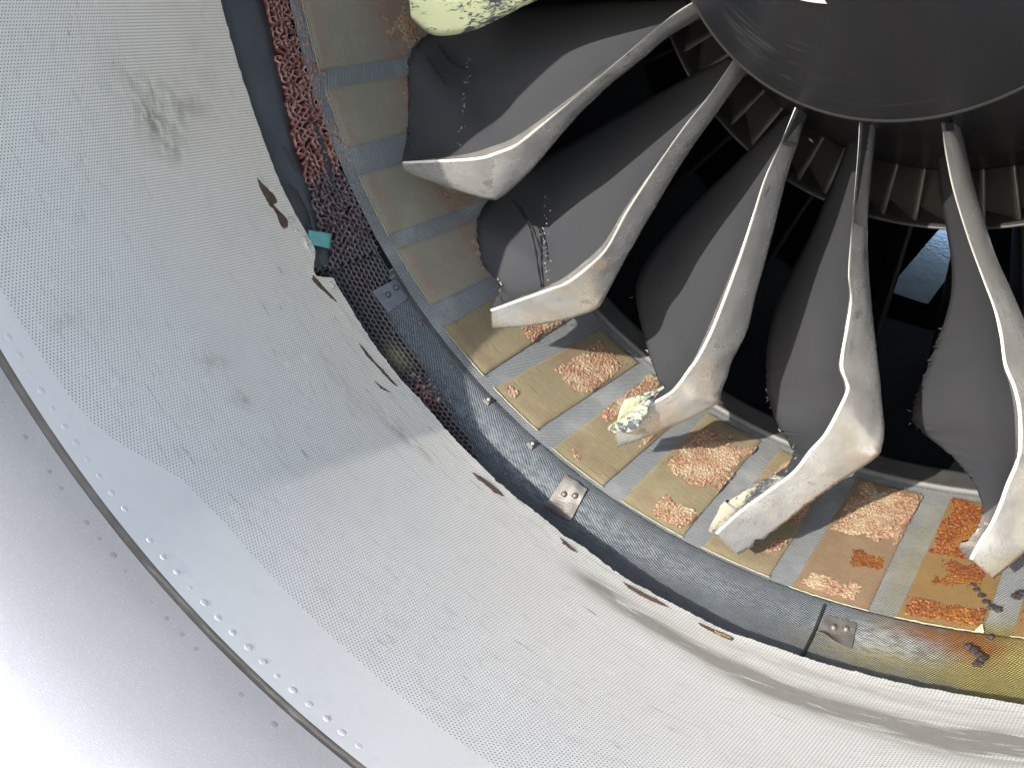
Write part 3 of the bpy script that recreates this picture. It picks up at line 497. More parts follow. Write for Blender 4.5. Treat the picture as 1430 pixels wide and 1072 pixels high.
# honeycomb: real hexagonal foil walls, torn to uneven height
def honey():
    p = .0110; V, F, tone, plum, tip, dust = [], [], [], [], [], []
    def slot(th, y):
        ins = False; pts = SLOT; j = len(pts)-1
        for i in range(len(pts)):
            if (pts[i][1] > y) != (pts[j][1] > y) and th < (pts[j][0]-pts[i][0])*(y-pts[i][1])/(pts[j][1]-pts[i][1])+pts[i][0]: ins = not ins
            j = i
        return ins
    rows = int((.26)/(p*.866)); n_ = int(R_(80)/p)
    vert = {}
    def hv(a, b):
        key = (round(a/p*4), round(b/p*4))
        if key not in vert: vert[key] = (nz(a*90, b*90, 1), nz(a*140, b*140, 9), rnd.random())
        return vert[key]
    seen = set()
    for rI in range(-8, rows):
        for c in range(n_):
            u = -R_(96)+(c+(.5 if rI % 2 else 0))*p; y = rI*p*.866; th = math.degrees(u)
            if th > -30.5 or y < -.075: continue
            lo = interp(HI, th) if th < -54.6 else edge_y(th)-.014
            hi = interp(HT, th)+.004
            if y < lo+.001 or y > hi or slot(th, y): continue
            # which tearing zone
            red = 1-sm(-63.5, -62, th+ (y-.1)*12); dk = 1-sm(-56.5, -54.5, th+(y-.1)*10)
            spot = math.exp(-((th+39.0)/1.7)**2-((y-.032)/.022)**2)
            spot2 = math.exp(-((th+52.0)/1.3)**2-((y-.075)/.02)**2)*.7
            tn = max(red*.95, .85*spot); rag = max(red, dk*.75, spot, spot2*.4)
            ds = math.exp(-((th+43.6)/1.5)**2-((y-.045)/.02)**2)
            top0 = 1.012-.010*rag if th < -54 else 1.0+step_h(th)*.55-.012*spot
            pts = [(u+p*.577*math.sin(math.pi/3*k), y+p*.577*math.cos(math.pi/3*k)) for k in range(6)]
            for k in range(6):
                a, b = pts[k], pts[(k+1) % 6]; mid = (round((a[0]+b[0])*4000), round((a[1]+b[1])*4000))
                if mid in seen: continue
                seen.add(mid)
                if rnd.random() < .07*rag: continue
                tb = 1.0 if rag < .2 else .25+.75*rnd.random()
                i0 = len(V)
                for (q, s_) in ((a, 0), (b, 0)):
                    h = hv(*q); j = .0024*rag
                    qa, qb = q[0]+j*h[0]*.9, q[1]+j*h[1]*.9
                    tt = top0+rag*.010*(h[2]-.4)
                    V.append(P(math.degrees(q[0]), 1.058, q[1])); V.append(P(math.degrees(lerp(q[0], qa, .5)), lerp(1.058, tt, .84), lerp(q[1], qb, .5))); V.append(P(math.degrees(qa), tt, qb))
                    tone.extend([tn]*3); plum.extend([min(1, max(dk*(1-red)*(1-spot), spot2))]*3); tip.extend([0, 0, (tb*(.4+.6*h[2])*1.3 if rag > .2 else .6)]); dust.extend([ds]*3)
                mx = (V[i0+1]+V[i0+4])/2; mt = (V[i0+2]+V[i0+5])/2
                F.append((i0, i0+1, i0+4, i0+3)); F.append((i0+1, i0+2, i0+5, i0+4))
    me = mesh('honeycomb', V, F, HONEY, None, False, None, {'tone': tone, 'plum': plum, 'tip': tip, 'dust': dust})
    md = me.modifiers.new('foil', 'SOLIDIFY'); md.thickness = .00045*S; md.offset = 0
    me['kind'] = 'stuff'; me['label'] = 'torn honeycomb core, red brown above and dark below'
    return part(me, case)
honey()
# torn shreds of foil on the ragged part
V, F = [], []
for i in range(420):
    th = rnd.uniform(-80, -56) if i < 350 else rnd.gauss(-39, 1.3)
    lo, hi = (interp(HI, th), interp(HT, th)) if i < 350 else (.015, .05)
    y = rnd.uniform(lo, hi+.006); p0 = P(th, 1.008, y); d = Vector((rnd.gauss(0, 1), rnd.gauss(0, 1), rnd.gauss(0, 1))).normalized()*S*rnd.uniform(.003, .008)
    up = -P(th, 1, 0).normalized()*S*rnd.uniform(.004, .012); sd_ = d.cross(up).normalized()*S*.003*rnd.random()
    k = len(V); V += [p0-d*.5, p0+d*.5, p0+d*.4+up*.6+sd_, p0-d*.2+up+sd_]; F.append((k, k+1, k+2, k+3))
nV = len(V)
o = part(mesh('foil_shreds', V, F, HONEY, None, False, None, {'tone': [.85 if math.degrees(math.atan2(v.x, -v.z)) < -62.5 else .25 for v in V], 'plum': [.0 if math.degrees(math.atan2(v.x, -v.z)) < -62.5 else .6 for v in V], 'tip': [.6 if i % 4 > 1 else .2 for i in range(nV)], 'dust': [0]*nV}), case); o['kind'] = 'stuff'
part(mesh('pale_splice', [P(t, 1.012, y) for t, y in SLOT]+[P(t, 1.05, y) for t, y in SLOT], [tuple(range(len(SLOT)))]+[(i, (i+1) % len(SLOT), len(SLOT)+(i+1) % len(SLOT), len(SLOT)+i) for i in range(len(SLOT))], SHEET, None, False), case)

# rub strip pads
def pad(t0, t1, y0, y1, mat, slant=0.0, seed=0):
    nu, nv = 26, 40; V, U = [], []; rp = .9988
    for i in range(nu+1):
        for j in range(nv+1):
            a, b = i/nu, j/nv; y = lerp(y0, y1, b); th = lerp(t0, t1, a)+slant*b
            ed = min(a, 1-a, b, 1-b)
            r = rp+.0006*nz(th*1.2, y*60, seed)+(.003 if ed == 0 else 0)
            V.append(P(th+(.10*nz(y*80, seed, 3) if ed == 0 else 0), r, y+(.0012*nz(th*4, seed, 8) if ed == 0 else 0))); U.append((R_(th), y))
    o = part(mesh('rub_pad', V, gridfaces(nu+1, nv+1), mat, None, True, {'UVMap': U}), case)
    # resin bead along the front and the two sides
    Vb, Fb = [], []
    line = [P(lerp(t0, t1, k/20)-.12+.24*k/20, .9995+.0006*nz(k*.7, seed, 1), y0-.0018+.002*nz(k*.9, seed, 2)) for k in range(21)]
    tube(Vb, Fb, line, [S*.0012*(1+.8*nz(k*1.1, seed, 5)) for k in range(21)], 6)
    bd = mesh('resin_bead', Vb, Fb, BORDER, None, True); bd.parent = o; bd.matrix_parent_inverse = Matrix.Identity(4)
    return o
def crumb(parent, t0, t1, y0, y1, seed, thr, mat, amp=1.0):
    nu, nv = int((t1-t0)*.0175/.0017), int((y1-y0)/.0022); V, F, idx = [], [], {}
    for i in range(nu+1):
        for j in range(nv+1):
            th, y = lerp(t0, t1, i/nu), lerp(y0, y1, j/nv); a, b = i/nu, j/nv
            ed = min(a, 1-a)*2.4; eb = min(b, 1-b)*2.2
            m = .56+.42*nz(th*.9, y*22, seed)+.24*nz(th*5.0, y*110, seed+2)-.45*(1-min(1, min(ed, eb)*1.8))
            if m < thr-.16: continue
            idx[i, j] = len(V); hgt = amp*(.0012+.0042*max(0, nz(th*7, y*170, seed+5)+.25)+.0022*rnd.random())*min(1, (m-thr+.16)*5+.1)
            V.append(P(th+.05*rnd.uniform(-1, 1), (.9990-hgt*.62), y+.0007*rnd.uniform(-1, 1)))
    for (i, j) in idx:
        q = [(i, j), (i, j+1), (i+1, j+1), (i+1, j)]
        if all(k in idx for k in q):
            F.append(tuple(idx[k] for k in q))
    if not F: return
    o = mesh('crumbled_patch', V, F, mat, None, False); o['kind'] = 'stuff'; o.parent = parent; o.matrix_parent_inverse = Matrix.Identity(4); return o
padlist = []
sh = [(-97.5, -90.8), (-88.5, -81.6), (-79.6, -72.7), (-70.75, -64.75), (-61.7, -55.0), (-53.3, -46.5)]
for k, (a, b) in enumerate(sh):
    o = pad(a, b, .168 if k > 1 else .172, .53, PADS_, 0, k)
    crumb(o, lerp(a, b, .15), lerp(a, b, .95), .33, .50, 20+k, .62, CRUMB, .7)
PL = PADS_LIT[:7]
PL[0] = ((-43.95, .1605), (-37.3, .157))
for k, (a, b) in enumerate(PL):
    oily = k >= 5
    y0 = (a[1]+b[1])/2; o = pad(a[0]+.1, b[0]-.05, y0, .535, [PADM, PADM, PADM, PADM, PADM, PADF, PADO][k], [-.4, .8, .3, -.4, -.4, -.4, .0][k], 30+k)
    cm = CRUMBO if k >= 5 else CRUMB
    t0, t1 = a[0]+.3, b[0]-.2
    if k == 0: crumb(o, lerp(t0, t1, .55), t1, .30, .50, 60, .52, cm)
    elif k == 1: crumb(o, lerp(t0, t1, .3), t1+.4, .31, .50, 61, .28, cm); crumb(o, t0, lerp(t0, t1, .4), .162, .20, 62, .62, cm)
    elif k == 2: crumb(o, t0, t1, .30, .52, 63, .26, cm); crumb(o, lerp(t0, t1, .0), lerp(t0, t1, .5), .155, .185, 64, .6, cm)
    elif k == 3: crumb(o, t0, t1, .28, .50, 65, .34, cm); crumb(o, lerp(t0, t1, .35), t1, .152, .225, 66, .33, cm)
    elif k == 4: crumb(o, lerp(t0, t1, .1), t1, .30, .52, 67, .3, cm); crumb(o, lerp(t0, t1, .75), t1, .2, .26, 68, .5, cm)
    elif k == 5: crumb(o, t0, t1, .33, .52, 69, .22, CRUMB, .8); crumb(o, t0, lerp(t0, t1, .95), .148, .20, 70, .42, CRUMB, .6); crumb(o, lerp(t0, t1, .4), t1, .24, .30, 72, .5, CRUMBO, .5)
    else: crumb(o, t0, t1, .33, .53, 73, .22, CRUMBO); crumb(o, t0, t1, .147, .195, 74, .24, CRUMBO, 1.0); crumb(o, lerp(t0, t1, .2), t1, .24, .33, 75, .45, CRUMBO, .7)
    if oily: o['label'] = 'rub pad stained amber with oil' if k == 6 else 'rub pad partly browned with oil'
for k in range(5):
    a = 17.0+9*k; o = pad(a, a+6.4, .138, .535, PADO if k < 2 else PADM, 0, 50+k)
    crumb(o, a+.3, a+6.1, .15, .22, 80+k, .3, CRUMBO); crumb(o, a+.3, a+6.1, .32, .52, 90+k, .3, CRUMBO)

# fasteners on the front weave
def lay(o, th, r, y, spin=0.0, parent=case):
    o.matrix_basis = place(o, th, r, y, 0, spin); o.parent = parent; o.matrix_parent_inverse = Matrix.Translation(-parent.location); return o
def box(V, F, cx, cy, cz, hx, hy, hz, bev=.0):
    k = len(V)
    for sz, q in ((-1, 1), (1, 1-bev)):
        for sx, sy in ((-1, -1), (1, -1), (1, 1), (-1, 1)): V.append(Vector((cx+sx*hx*q, cy+sy*hy*q, cz+sz*hz)))
    F += [(k+3, k+2, k+1, k), (k+4, k+5, k+6, k+7)]+[(k+i, k+(i+1) % 4, k+4+(i+1) % 4, k+4+i) for i in range(4)]
def ringbolt(rad, h):
    V, F = [], []; n = 16
    pr = [(1.25, -.3), (1.25, .3), (1.05, .55), (.75, .55), (.62, .2), (.45, .2), (.4, .7), (.2, .85), (.001, .85)]
    for q, z in pr:
        for i in range(n): a = 2*math.pi*i/n; V.append(Vector((rad*q*math.cos(a), rad*q*math.sin(a), h*z)))
    for k in range(len(pr)-1):
        for i in range(n): F.append((k*n+i, k*n+(i+1) % n, (k+1)*n+(i+1) % n, (k+1)*n+i))
    return V, F
bm0 = None
for th, y in BOLT:
    V, F = ringbolt(.0052*S, .004*S)
    o = mesh('bolt', V, F, STEEL); lay(o, th, 1.0+step_h(th)*(1-sm(.062, .124, y))+.003, y)
for th, y in SQ_NUT:
    V, F = [], []; box(V, F, 0, 0, .001*S, .0072*S, .0068*S, .0032*S, .25)
    o = mesh('square_nut', V, F, STEEL, None, False); lay(o, th, 1.003, y, rnd.uniform(-.3, .1))
    V, F = dome(.0035*S, .003*S); d = mesh('bolt_head', V, F, RIVETM); d.parent = o; d.location = (0, 0, .0045*S)
def clip(corners, lift, curl, label, mat):
    """bent metal plate held by two bolts; corners in (deg, y)"""
    n = 12; V, F = [], []
    (a, b, c, d) = corners
    for s in (0, .0035):
        for i in range(n+1):
            for j in range(n+1):
                u, v = i/n, j/n
                th = lerp(lerp(a[0], b[0], u), lerp(d[0], c[0], u), v); y = lerp(lerp(a[1], b[1], u), lerp(d[1], c[1], u), v)
                h = lift+curl*max(0, v-.7)**1.5*8*(.4+.8*math.sin(u*4+1))+.002*nz(u*3, v*3, lift*900)
                V.append(P(th, 1.004+rfront(th, y)-1-h-s+.002, y))
    m = (n+1)*(n+1); F = gridfaces(n+1, n+1)+gridfaces(n+1, n+1, m, True)
    bd = [i*(n+1) for i in range(n+1)]+[n*(n+1)+j for j in range(1, n+1)]+[i*(n+1)+n for i in range(n-1, -1, -1)]+[j for j in range(n-1, 0, -1)]
    for k in range(len(bd)): p, q = bd[k], bd[(k+1) % len(bd)]; F.append((p, q, q+m, p+m))
    o = part(mesh('retaining_clip', V, F, mat, None, False), case); o['label'] = label
    for u, v in ((.35, .42), (.72, .34)):
        th = lerp(lerp(a[0], b[0], u), lerp(d[0], c[0], u), v); y = lerp(lerp(a[1], b[1], u), lerp(d[1], c[1], u), v)
        Vd, Fd = dome(.0056*S, .0055*S); hd = mesh('bolt_head', Vd, Fd, mat); hd.parent = o; hd.matrix_parent_inverse = Matrix.Identity(4)
        hd.matrix_basis = Matrix.Translation(-case.location*0) @ place(hd, th, rfront(th, y)+.006-lift-.0035, y)
    return o
clip(CLIPS[0], .010, .004, 'bent steel clip with two bolt heads on the lit weave', STEEL)
clip(CLIPS[1], .006, .006, 'bent steel clip beside the dark joint line', STEEL)
clip(CLIPS[2], .006, .0, 'shaded plate at the end of the honeycomb', SHEET)
# joint line between case segments
V, F = [], []
for k in range(13):
    y = lerp(JOINT[0][1], JOINT[1][1], k/12); th = lerp(JOINT[0][0], JOINT[1][0], k/12)
    for q, h in ((-.16, .0), (-.10, .0045), (.10, .0045), (.16, 0)): V.append(P(th+q+.03*nz(k, 1, 1), rfront(th, y)-h, y))
part(mesh('joint_bead', V, gridfaces(13, 4), BLACKF, None, False), case)

# ================================================================ FAN
fan = thing('fan', 'jet engine fan with black spinner and bent metal edged blades, tips broken away', 'fan', P(0, 0, .13))
def sp_r(y): s = (.108-y)/.42; return .284*max(0, 1-(.9*s+.1*s*s))
ys = [-.312]+[-.31+.418*(k/40) for k in range(1, 41)]
prof = [(y, max(.0005, sp_r(y))) for y in ys]
o = part(revolve('spinner', prof[::-1], SPIN, None, n=200), fan)
part(revolve('spinner_rim', [(.108, .2838), (.1085, .2868), (.113, .2885), (.119, .2885), (.121, .285)], plain('dark_rim', (.016, .016, .0155), .6, 0, .2), None, n=200), fan)
part(revolve('hub_platform', [(.1205, .284), (.16, .292), (.25, .322), (.40, .380), (.50, .415), (.502, .30)], plain('black_platform', (.016, .016, .018), .3, 0, .5, var=.3, scale=12), None, n=160), fan)
V, F = [], []
N = 60
for k in range(N+1):
    th = -150+158*k/N-8; ro = .1425; ri = .1425-.045*min(1, (1-k/N)*5)**.5*min(1, k/N*6)
    for r in (ro, lerp(ro, ri, .33), lerp(ro, ri, .67), ri):
        # invert the spinner profile
        lo, hi = -.312, .108
        for _ in range(30):
            md = (lo+hi)/2
            if sp_r(md) < r: lo = md
            else: hi = md
        y = (lo+hi)/2; V.append(P(th, r+.0012, y-.0016))
part(mesh('spiral_mark', V, gridfaces(N+1, 4, 0, True), WHITE), fan)

def catmull(pts, s):
    n = len(pts)-1; x = s*n; i = min(n-1, int(x)); t = x-i
    g_ = lambda j: Vector(pts[max(0, min(n, j))])
    p0, p1, p2, p3 = g_(i-1), g_(i), g_(i+1), g_(i+2)
    return .5*((2*p1)+(p2-p0)*t+(2*p0-5*p1+4*p2-p3)*t*t+(3*p1-p0-3*p2+p3)*t**3)
def blade(st, label, torn=.55, strips=.0, stripfrom=.72, yellow=0.0, seed=0, nose=.0025, rag_rs=0.0, coat=0.0):
    N, MP, MS = 240, 16, 8
    le = [s[0] for s in st]; rs = [s[1] for s in st]; te = [s[2] for s in st]
    rows = []
    sgn = -1 if (catmull(te, .6)-catmull(le, .6)).cross(catmull(le, .62)-catmull(le, .58)).y > 0 else 1
    for i in range(N+1):
        s = i/N; L, R, T = catmull(le, s), catmull(rs, s), catmull(te, s)
        if i == 0: pass
        sp = (catmull(le, min(1, s+.02))-catmull(le, max(0, s-.02))).normalized()
        wv = (R-L); W = wv.length
        w_ = wv-sp*wv.dot(sp); w_ = Vector((w_.x, w_.y*.25, w_.z))
        left = (w_*-1).normalized() if w_.length > 1e-6 else Vector((-1, 0, 0))
        nw = min(nose, W*.30)
        Ll, Lr = L+left*nw+Vector((0, .0022, 0)), L-left*nw+Vector((0, .0022, 0))
        T = (catmull(te, max(0, s-.05))+2*T+catmull(te, min(1, s+.05)))/4 if .06 < s < .94 else T
        jag = Vector()
        if s > torn:
            a = min(1, (s-torn)/.05); jag = (T-L).normalized()*(a*min(1, (1-s)/.04)*(.012*nz(s*46, seed, 1)+.011*nz(s*150, seed, 9)+.009*nz(s*360, seed, 5)-.004))
        if rag_rs and s > .84:
            R = R+(R-L).normalized()*rag_rs*(.006*nz(s*95, seed, 7)+.005*nz(s*260, seed, 3))
        ch = (T-Ll); cl = ch.length
        out = Vector((-ch.y*0+0, 0, 0))
        nrm = ch.cross(sp).normalized()
        nrm = nrm*sgn                                # pressure face looks forward and away from the suction side
        press = [Ll+ch*t+jag*t**9-nrm*(.075*cl*math.sin(math.pi*t)) for t in [k/MP for k in range(MP+1)]]
        T2 = T+jag+Vector((0, min(.008, cl*.2), 0))-nrm*.0015
        out2 = (R-Lr).cross(sp).normalized()
        if out2.y > 0: out2 = -out2
        suc = [Lr+(R-Lr)*t+out2*(.045*W*math.sin(math.pi*t)) for t in [k/MS for k in range(MS+1)]]
        bk = T2-R
        back = [R+bk*t-nrm*(-.0)-nrm*(.078*bk.length*math.sin(math.pi*t)) for t in [k/MP for k in range(1, MP+1)]]
        nose_pt = (Ll+Lr)/2+Vector((0, -.0022, 0))
        rows.append([q*S for q in press+back[::-1]+suc[::-1]+[nose_pt]])
    nr = len(rows[0]); ns = MP+1; nb = MP
    V = [q for r in rows for q in r]
    fb, fs, fn_, fc_ = [], [], [], []
    for i in range(N):
        s = i/N
        for j in range(nr):
            a, b = i*nr+j, i*nr+(j+1) % nr; f = (a, b, b+nr, a+nr)
            sheath = (j >= ns+nb-2)                      # wraps a little way round the suction side
            k = 0
            if strips and s > stripfrom and j < MP*strips*min(1, (s-stripfrom)/.06): sheath = True
            if j < 1: sheath = True
            (fc_ if coat and s > coat and j < MP else fn_ if j >= nr-2 else fs if sheath else fb).append(f)
    capf = tuple(range((N)*nr, (N+1)*nr)); fs.append(capf[::-1]); fb.append(tuple(range(nr)))
    def sub(name, faces, mat, sharp=()):
        used = sorted({v for f in faces for v in f}); mp = {v: k for k, v in enumerate(used)}
        ob = mesh(name, [V[v] for v in used], [tuple(mp[v] for v in f) for f in faces], mat)
        if sharp:
            me = ob.data; a = me.attributes.new('sharp_edge', 'BOOLEAN', 'EDGE'); inv = used
            a.data.foreach_set('value', [any(inv[e.vertices[0]] % nr == q and inv[e.vertices[1]] % nr == q for q in sharp) for e in me.edges])
        return ob
    o = part(sub('fan_blade', fb, AIRF), fan); o['label'] = label
    sh_ = sub('leading_edge_sheath', fs, SHEATH)
    ns_ = sub('leading_edge', fn_, NOSE); ns_.parent = o; ns_.matrix_parent_inverse = Matrix.Identity(4); sh_.parent = o; sh_.matrix_parent_inverse = Matrix.Identity(4)
    if fc_:
        ct = sub('peeled_coating', fc_, COAT); ct.parent = o; ct.matrix_parent_inverse = Matrix.Identity(4)
    # frayed fibres along the fracture
    Vf, Ff = [], []
    for k in range(30):
        s = lerp(torn+.02, .97, rnd.random()); T, L = catmull(te, s)*S, catmull(le, s)*S
        d = ((T-L).normalized()+Vector((rnd.uniform(-.7, .7), rnd.uniform(-.6, .2), rnd.uniform(-.7, .7)))).normalized()*S*rnd.uniform(.002, .012)**1.0
        b0 = T-(T-L).normalized()*.002*S; sdv = d.orthogonal().normalized()*S*rnd.uniform(.0008, .002)
        q = len(Vf); Vf += [b0-sdv, b0+sdv, b0+d+sdv*.2]; Ff.append((q, q+1, q+2))
    fr = mesh('frayed_fibres', Vf, Ff, FIBRE, None, False); fr['kind'] = 'stuff'; fr.parent = o; fr.matrix_parent_inverse = Matrix.Identity(4)
    return o, sh_, rows
bA = blade(BLADE['a'], 'blade at the top with a pale yellow scratched tip', .6, seed=1)
bA[1].data.materials.clear(); bA[1].data.materials.append(YEL)
bB = blade(BLADE['b'], 'blade whose tip bends left and lies in shade', .66, seed=2)
bC = blade(BLADE['c'], 'blade with a flat bent tip and loose black strands', .6, .18, .78, seed=3)
bD = blade(BLADE['d'], 'blade whose tip carries a torn yellow green flap', .42, .1, .80, seed=4)
bE = blade(BLADE['e'], 'blade with dented edge and bright crumpled tip', .40, 1.0, .80, seed=5, rag_rs=1.3, coat=.845)
bF = blade(BLADE['f'], 'blade at the right with a square broken tip', .26, .95, .80, seed=6)
def strand(bl, pts, rad, name='loose_strand', mat=None, lift=.007):
    V, F = [], []; q = [Vector(p)+Vector((lift*.4, -lift, 0)) for p in pts]
    fine = [catmull(q, k/24) for k in range(25)]
    tube(V, F, fine, [rad*(.5+.7*abs(math.sin(k*.7))) for k in range(25)], 5)
    o = mesh(name, V, F, mat or BLACKF); o.parent = bl[0]; o.matrix_parent_inverse = Matrix.Identity(4)
strand(bC, [(-1.0046, .5644, -.7626), (-.9472, .526, -.7796), (-.8826, .4744, -.8025), (-.8217, .4059, -.8327), (-.7745, .3443, -.8548), (-.7136, .2629, -.8716)], .0028)
strand(bC, [(-.9562, .5363, -.7695), (-.8988, .4928, -.7901), (-.8473, .4463, -.8093), (-.8009, .3962, -.8268), (-.7731, .3617, -.8371)], .0028)
strand(bB, [(-1.2365, .5686, -.3826), (-1.1955, .545, -.4018), (-1.1546, .5207, -.4203), (-1.1028, .5, -.4274)], .0045, 'crack')
strand(bB, [(-1.2531, .5445, -.4142), (-1.2122, .5183, -.4364), (-1.1707, .4938, -.4545), (-1.1464, .4765, -.467)], .003, 'crack')
def chips(bl, pts, n, seed):
    V, F = [], []; rr = random.Random(seed); q = [Vector(p) for p in pts]
    for k in range(n):
        c = catmull(q, rr.random())+Vector((rr.gauss(0, .006), -.003, rr.gauss(0, .006))); s_ = rr.uniform(.0007, .0020)
        a = Vector((rr.gauss(0, 1), rr.gauss(0, .5), rr.gauss(0, 1))).normalized(); b = a.cross(Vector((.4, -.8, .3))).normalized(); o_ = len(V)
        V += [c+a*s_*2, c+b*s_, c-a*s_*2, c-b*s_+Vector((0, -s_, 0))]; F.append((o_, o_+1, o_+2, o_+3))
    o = mesh('chipped_spots', V, F, CHIPG, None, False); o['kind'] = 'stuff'; o.parent = bl[0]; o.matrix_parent_inverse = Matrix.Identity(4)
chips(bB, [(-1.0851, .5074, -.4094), (-1.0696, .472, -.4485), (-1.0418, .4196, -.4925), (-1.017, .3783, -.5196), (-.9841, .3229, -.5513), (-.9504, .27, -.5732)], 34, 1)
chips(bC, [(-.8398, .4914, -.7247), (-.8291, .4645, -.7638), (-.8052, .4197, -.8054), (-.7728, .3744, -.8257), (-.7364, .3222, -.842), (-.6927, .264, -.8537)], 34, 2)
def rot_copy(src, deg, label=None):
    o, sh_, _ = src; Rm = Matrix.Rotation(R_(-deg), 4, 'Y')
    c = o.copy(); COL.objects.link(c); c.parent = fan; c.matrix_parent_inverse = Matrix.Translation(-fan.location); c.matrix_basis = Rm
    if label: c['label'] = label
    elif 'label' in c: del c['label']
    for ch in o.children:
        d = ch.copy(); COL.objects.link(d); d.parent = c; d.matrix_parent_inverse = Matrix.Identity(4)
for k in range(13):
    src, t0 = ((bD, -18.69), (bE, -2.56), (bF, 16.06))[(k+1) % 3]
    rot_copy(src, 34.06+18*k-t0)

# torn flap of coating on the blade with the yellow green tip
pts = [Vector(p)*S for p in FLAP]; c0 = sum(pts, Vector())/len(pts); V, F = [], []; n = len(pts)
for s in (0, .0035*S):
    for k in (1.0, .66, .33):
        for p in pts: V.append(c0.lerp(p, k)+Vector((0, s-(1-k)*.012*S, (1-k)*.004*S)))
    V.append(c0+Vector((0, s-.012*S, .005*S)))
st_ = 3*n+1
for b in (0, 1):
    for lv in range(2):
        for i in range(n): q = (b*st_+lv*n+i, b*st_+lv*n+(i+1) % n, b*st_+(lv+1)*n+(i+1) % n, b*st_+(lv+1)*n+i); F.append(q)
    for i in range(n): F.append((b*st_+2*n+i, b*st_+2*n+(i+1) % n, b*st_+3*n))
for i in range(n): F.append((i, (i+1) % n, st_+(i+1) % n, st_+i))
fl = mesh('torn_flap', V, F, YELF, None, True); fl.parent = bD[0]; fl.matrix_parent_inverse = Matrix.Identity(4)

# ================================================================ STATOR BEHIND THE FAN
stat = thing('core_inlet', 'ring of short grey stator vanes inside a splitter lip behind the fan', 'stator', P(0, .511, .514))
part(revolve('splitter_lip', [(.70, .530), (.60, .520), (.53, .5165), (.5155, .5135), (.514, .511), (.5165, .5085), (.53, .5065), (.62, .500), (.75, .485)], RINGM, None, n=200), stat)
part(revolve('inner_hub', [(.504, .30), (.51, .418), (.62, .425), (.80, .43)], DARK, None, n=120), stat)
part(revolve('core_back', [(.80, .42), (.80, .49)], DARK, None, n=120), stat)
V, F = [], []
nu, nv = 6, 8
for i in range(nu+1):
    for j in range(nv+1):
        u, v = i/nu, j/nv; r = lerp(.412, .5075, u); y = .53+.10*v; th = -8.5*v*(1+.15*u)+.5*math.sin(math.pi*v)
        V.append(P(th, r, y))
F = gridfaces(nu+1, nv+1)
v0 = mesh('stator_vane', V, F, VANE); md = v0.modifiers.new('t', 'SOLIDIFY'); md.thickness = .004*S
for k in range(62):
    o = v0 if k == 0 else v0.copy()
    if k: COL.objects.link(o)
    o.parent = stat; o.matrix_parent_inverse = Matrix.Translation(-stat.location); o.matrix_basis = Matrix.Rotation(R_(-360/62*k), 4, 'Y')
ogv = thing('outlet_vanes', 'dark outlet guide vanes in the bypass duct behind the fan', 'stator', P(0, .75, .9))
part(revolve('core_cowl', [(.70, .530), (1.0, .575), (1.5, .66), (2.0, .76), (2.35, .80), (2.6, .79), (3.6, .4), (3.6, .05)], DARK, None, n=120), ogv)
V = []
for i in range(9):
    for j in range(9):
        u, v = i/8, j/8; r = lerp(.54, 1.0, u); y = .92+.22*v+.05*u; th = 4.0*(1-v)**1.5
        V.append(P(th, r, y))
v1 = mesh('outlet_vane', V, gridfaces(9, 9), VANED); md = v1.modifiers.new('t', 'SOLIDIFY'); md.thickness = .008*S
for k in range(38):
    o = v1 if k == 0 else v1.copy()
    if k: COL.objects.link(o)
    o.parent = ogv; o.matrix_parent_inverse = Matrix.Translation(-ogv.location); o.matrix_basis = Matrix.Rotation(R_(-360/38*k+1.75), 4, 'Y')

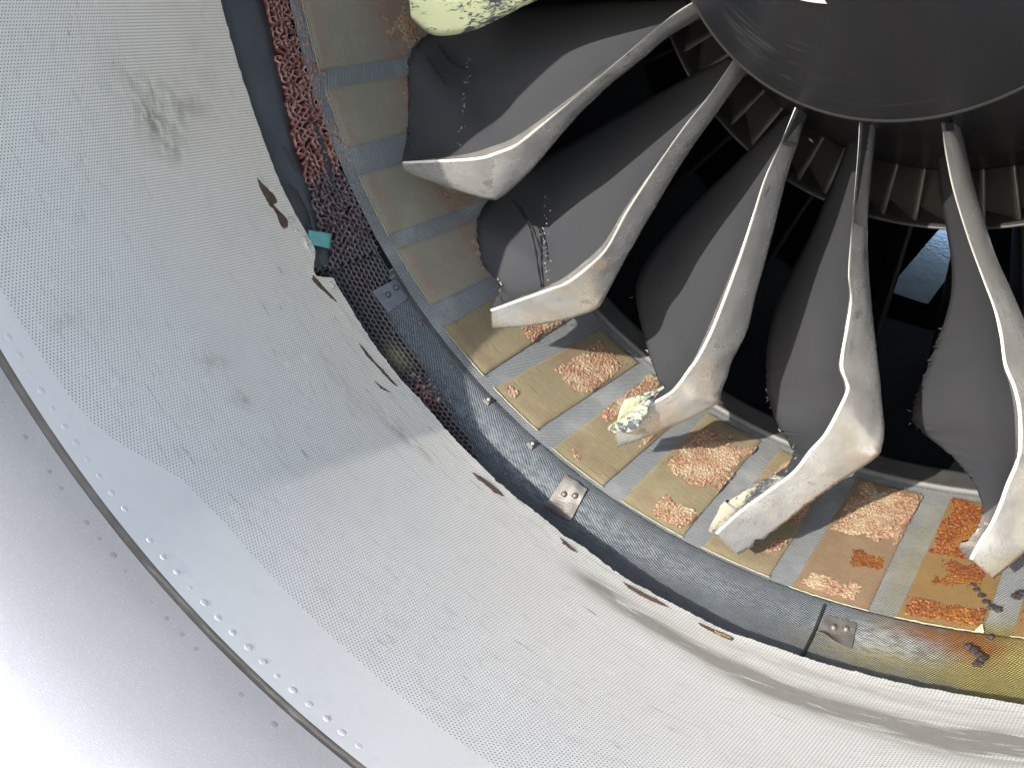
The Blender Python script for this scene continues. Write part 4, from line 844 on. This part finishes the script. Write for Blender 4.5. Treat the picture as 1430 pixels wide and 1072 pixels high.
# ================================================================ LOOSE THINGS
def sheet(name, pts, r0, mat, label, cat, th=.0016, curl=.004):
    (a, b, c, d) = pts; V = []; n = 8
    for s in (0, th):
        for i in range(n+1):
            for j in range(n+1):
                u, v = i/n, j/n; t = lerp(lerp(a[0], b[0], u), lerp(d[0], c[0], u), v); y = lerp(lerp(a[1], b[1], u), lerp(d[1], c[1], u), v)
                V.append(P(t, r0-s-curl*math.sin(u*2.6+v)*.5, y))
    m = 81; F = gridfaces(9, 9)+gridfaces(9, 9, m, True)
    bd = [i*9 for i in range(9)]+[72+j for j in range(1, 9)]+[i*9+8 for i in range(7, -1, -1)]+[j for j in range(7, 0, -1)]
    for k in range(len(bd)): p, q = bd[k], bd[(k+1) % len(bd)]; F.append((p, q, q+m, p+m))
    o = mesh(name, V, F, mat, None, True); o['label'] = label; o['category'] = cat; return o
sheet('tape_strip', TAPE, .9985, TEAL, 'teal tape strip stuck across the panel edge below the dark sheet', 'tape')
def clot(pts, rad, label, seed):
    V, F = [], []
    for k, (th, y) in enumerate(pts):
        c = P(th, .9985, y); rr = rad*S*(1+.35*nz(k*3, seed, 1)); q = len(V); nn, mm = 10, 6
        Mx = place(None, th, .9990, y)
        for i in range(mm+1):
            for j in range(nn):
                a, b = math.pi*i/mm, 2*math.pi*j/nn; d = Vector((math.sin(a)*math.cos(b), math.sin(a)*math.sin(b), .55*math.cos(a)))
                V.append(Mx @ (d*rr*(1+.45*nz(d.x*2+k, d.y*2, d.z*2+seed))))
        for i in range(mm):
            for j in range(nn): F.append((q+i*nn+j, q+i*nn+(j+1) % nn, q+(i+1)*nn+(j+1) % nn, q+(i+1)*nn+j))
    o = mesh('debris_clot', V, F, CLOT, None, False); o['label'] = label; o['category'] = 'debris'; return o
clot(CLOTS[0], .0062, 'long dark charred clot at the side of the amber rub pad', 1)
clot(CLOTS[1], .0075, 'small dark charred clot on the yellow weave near the bent blade tip', 2)
clot(CLOTS[2], .0062, 'dark zigzag charred clot on the yellow green weave below the amber pad', 3)
clot(CLOTS[3], .0056, 'tiny round brown clot just under the front of the amber pad', 4)
V = [P(t, .9965, y) for t, y in CHIP]+[P(t, .9990, y) for t, y in CHIP]
o = mesh('pale_chip', V, [(0, 1, 2), (5, 4, 3), (0, 3, 4, 1), (1, 4, 5, 2), (2, 5, 3, 0)], CHIPM, None, False); o['label'] = 'pale yellow triangular chip at the corner of the amber pad'; o['category'] = 'debris'
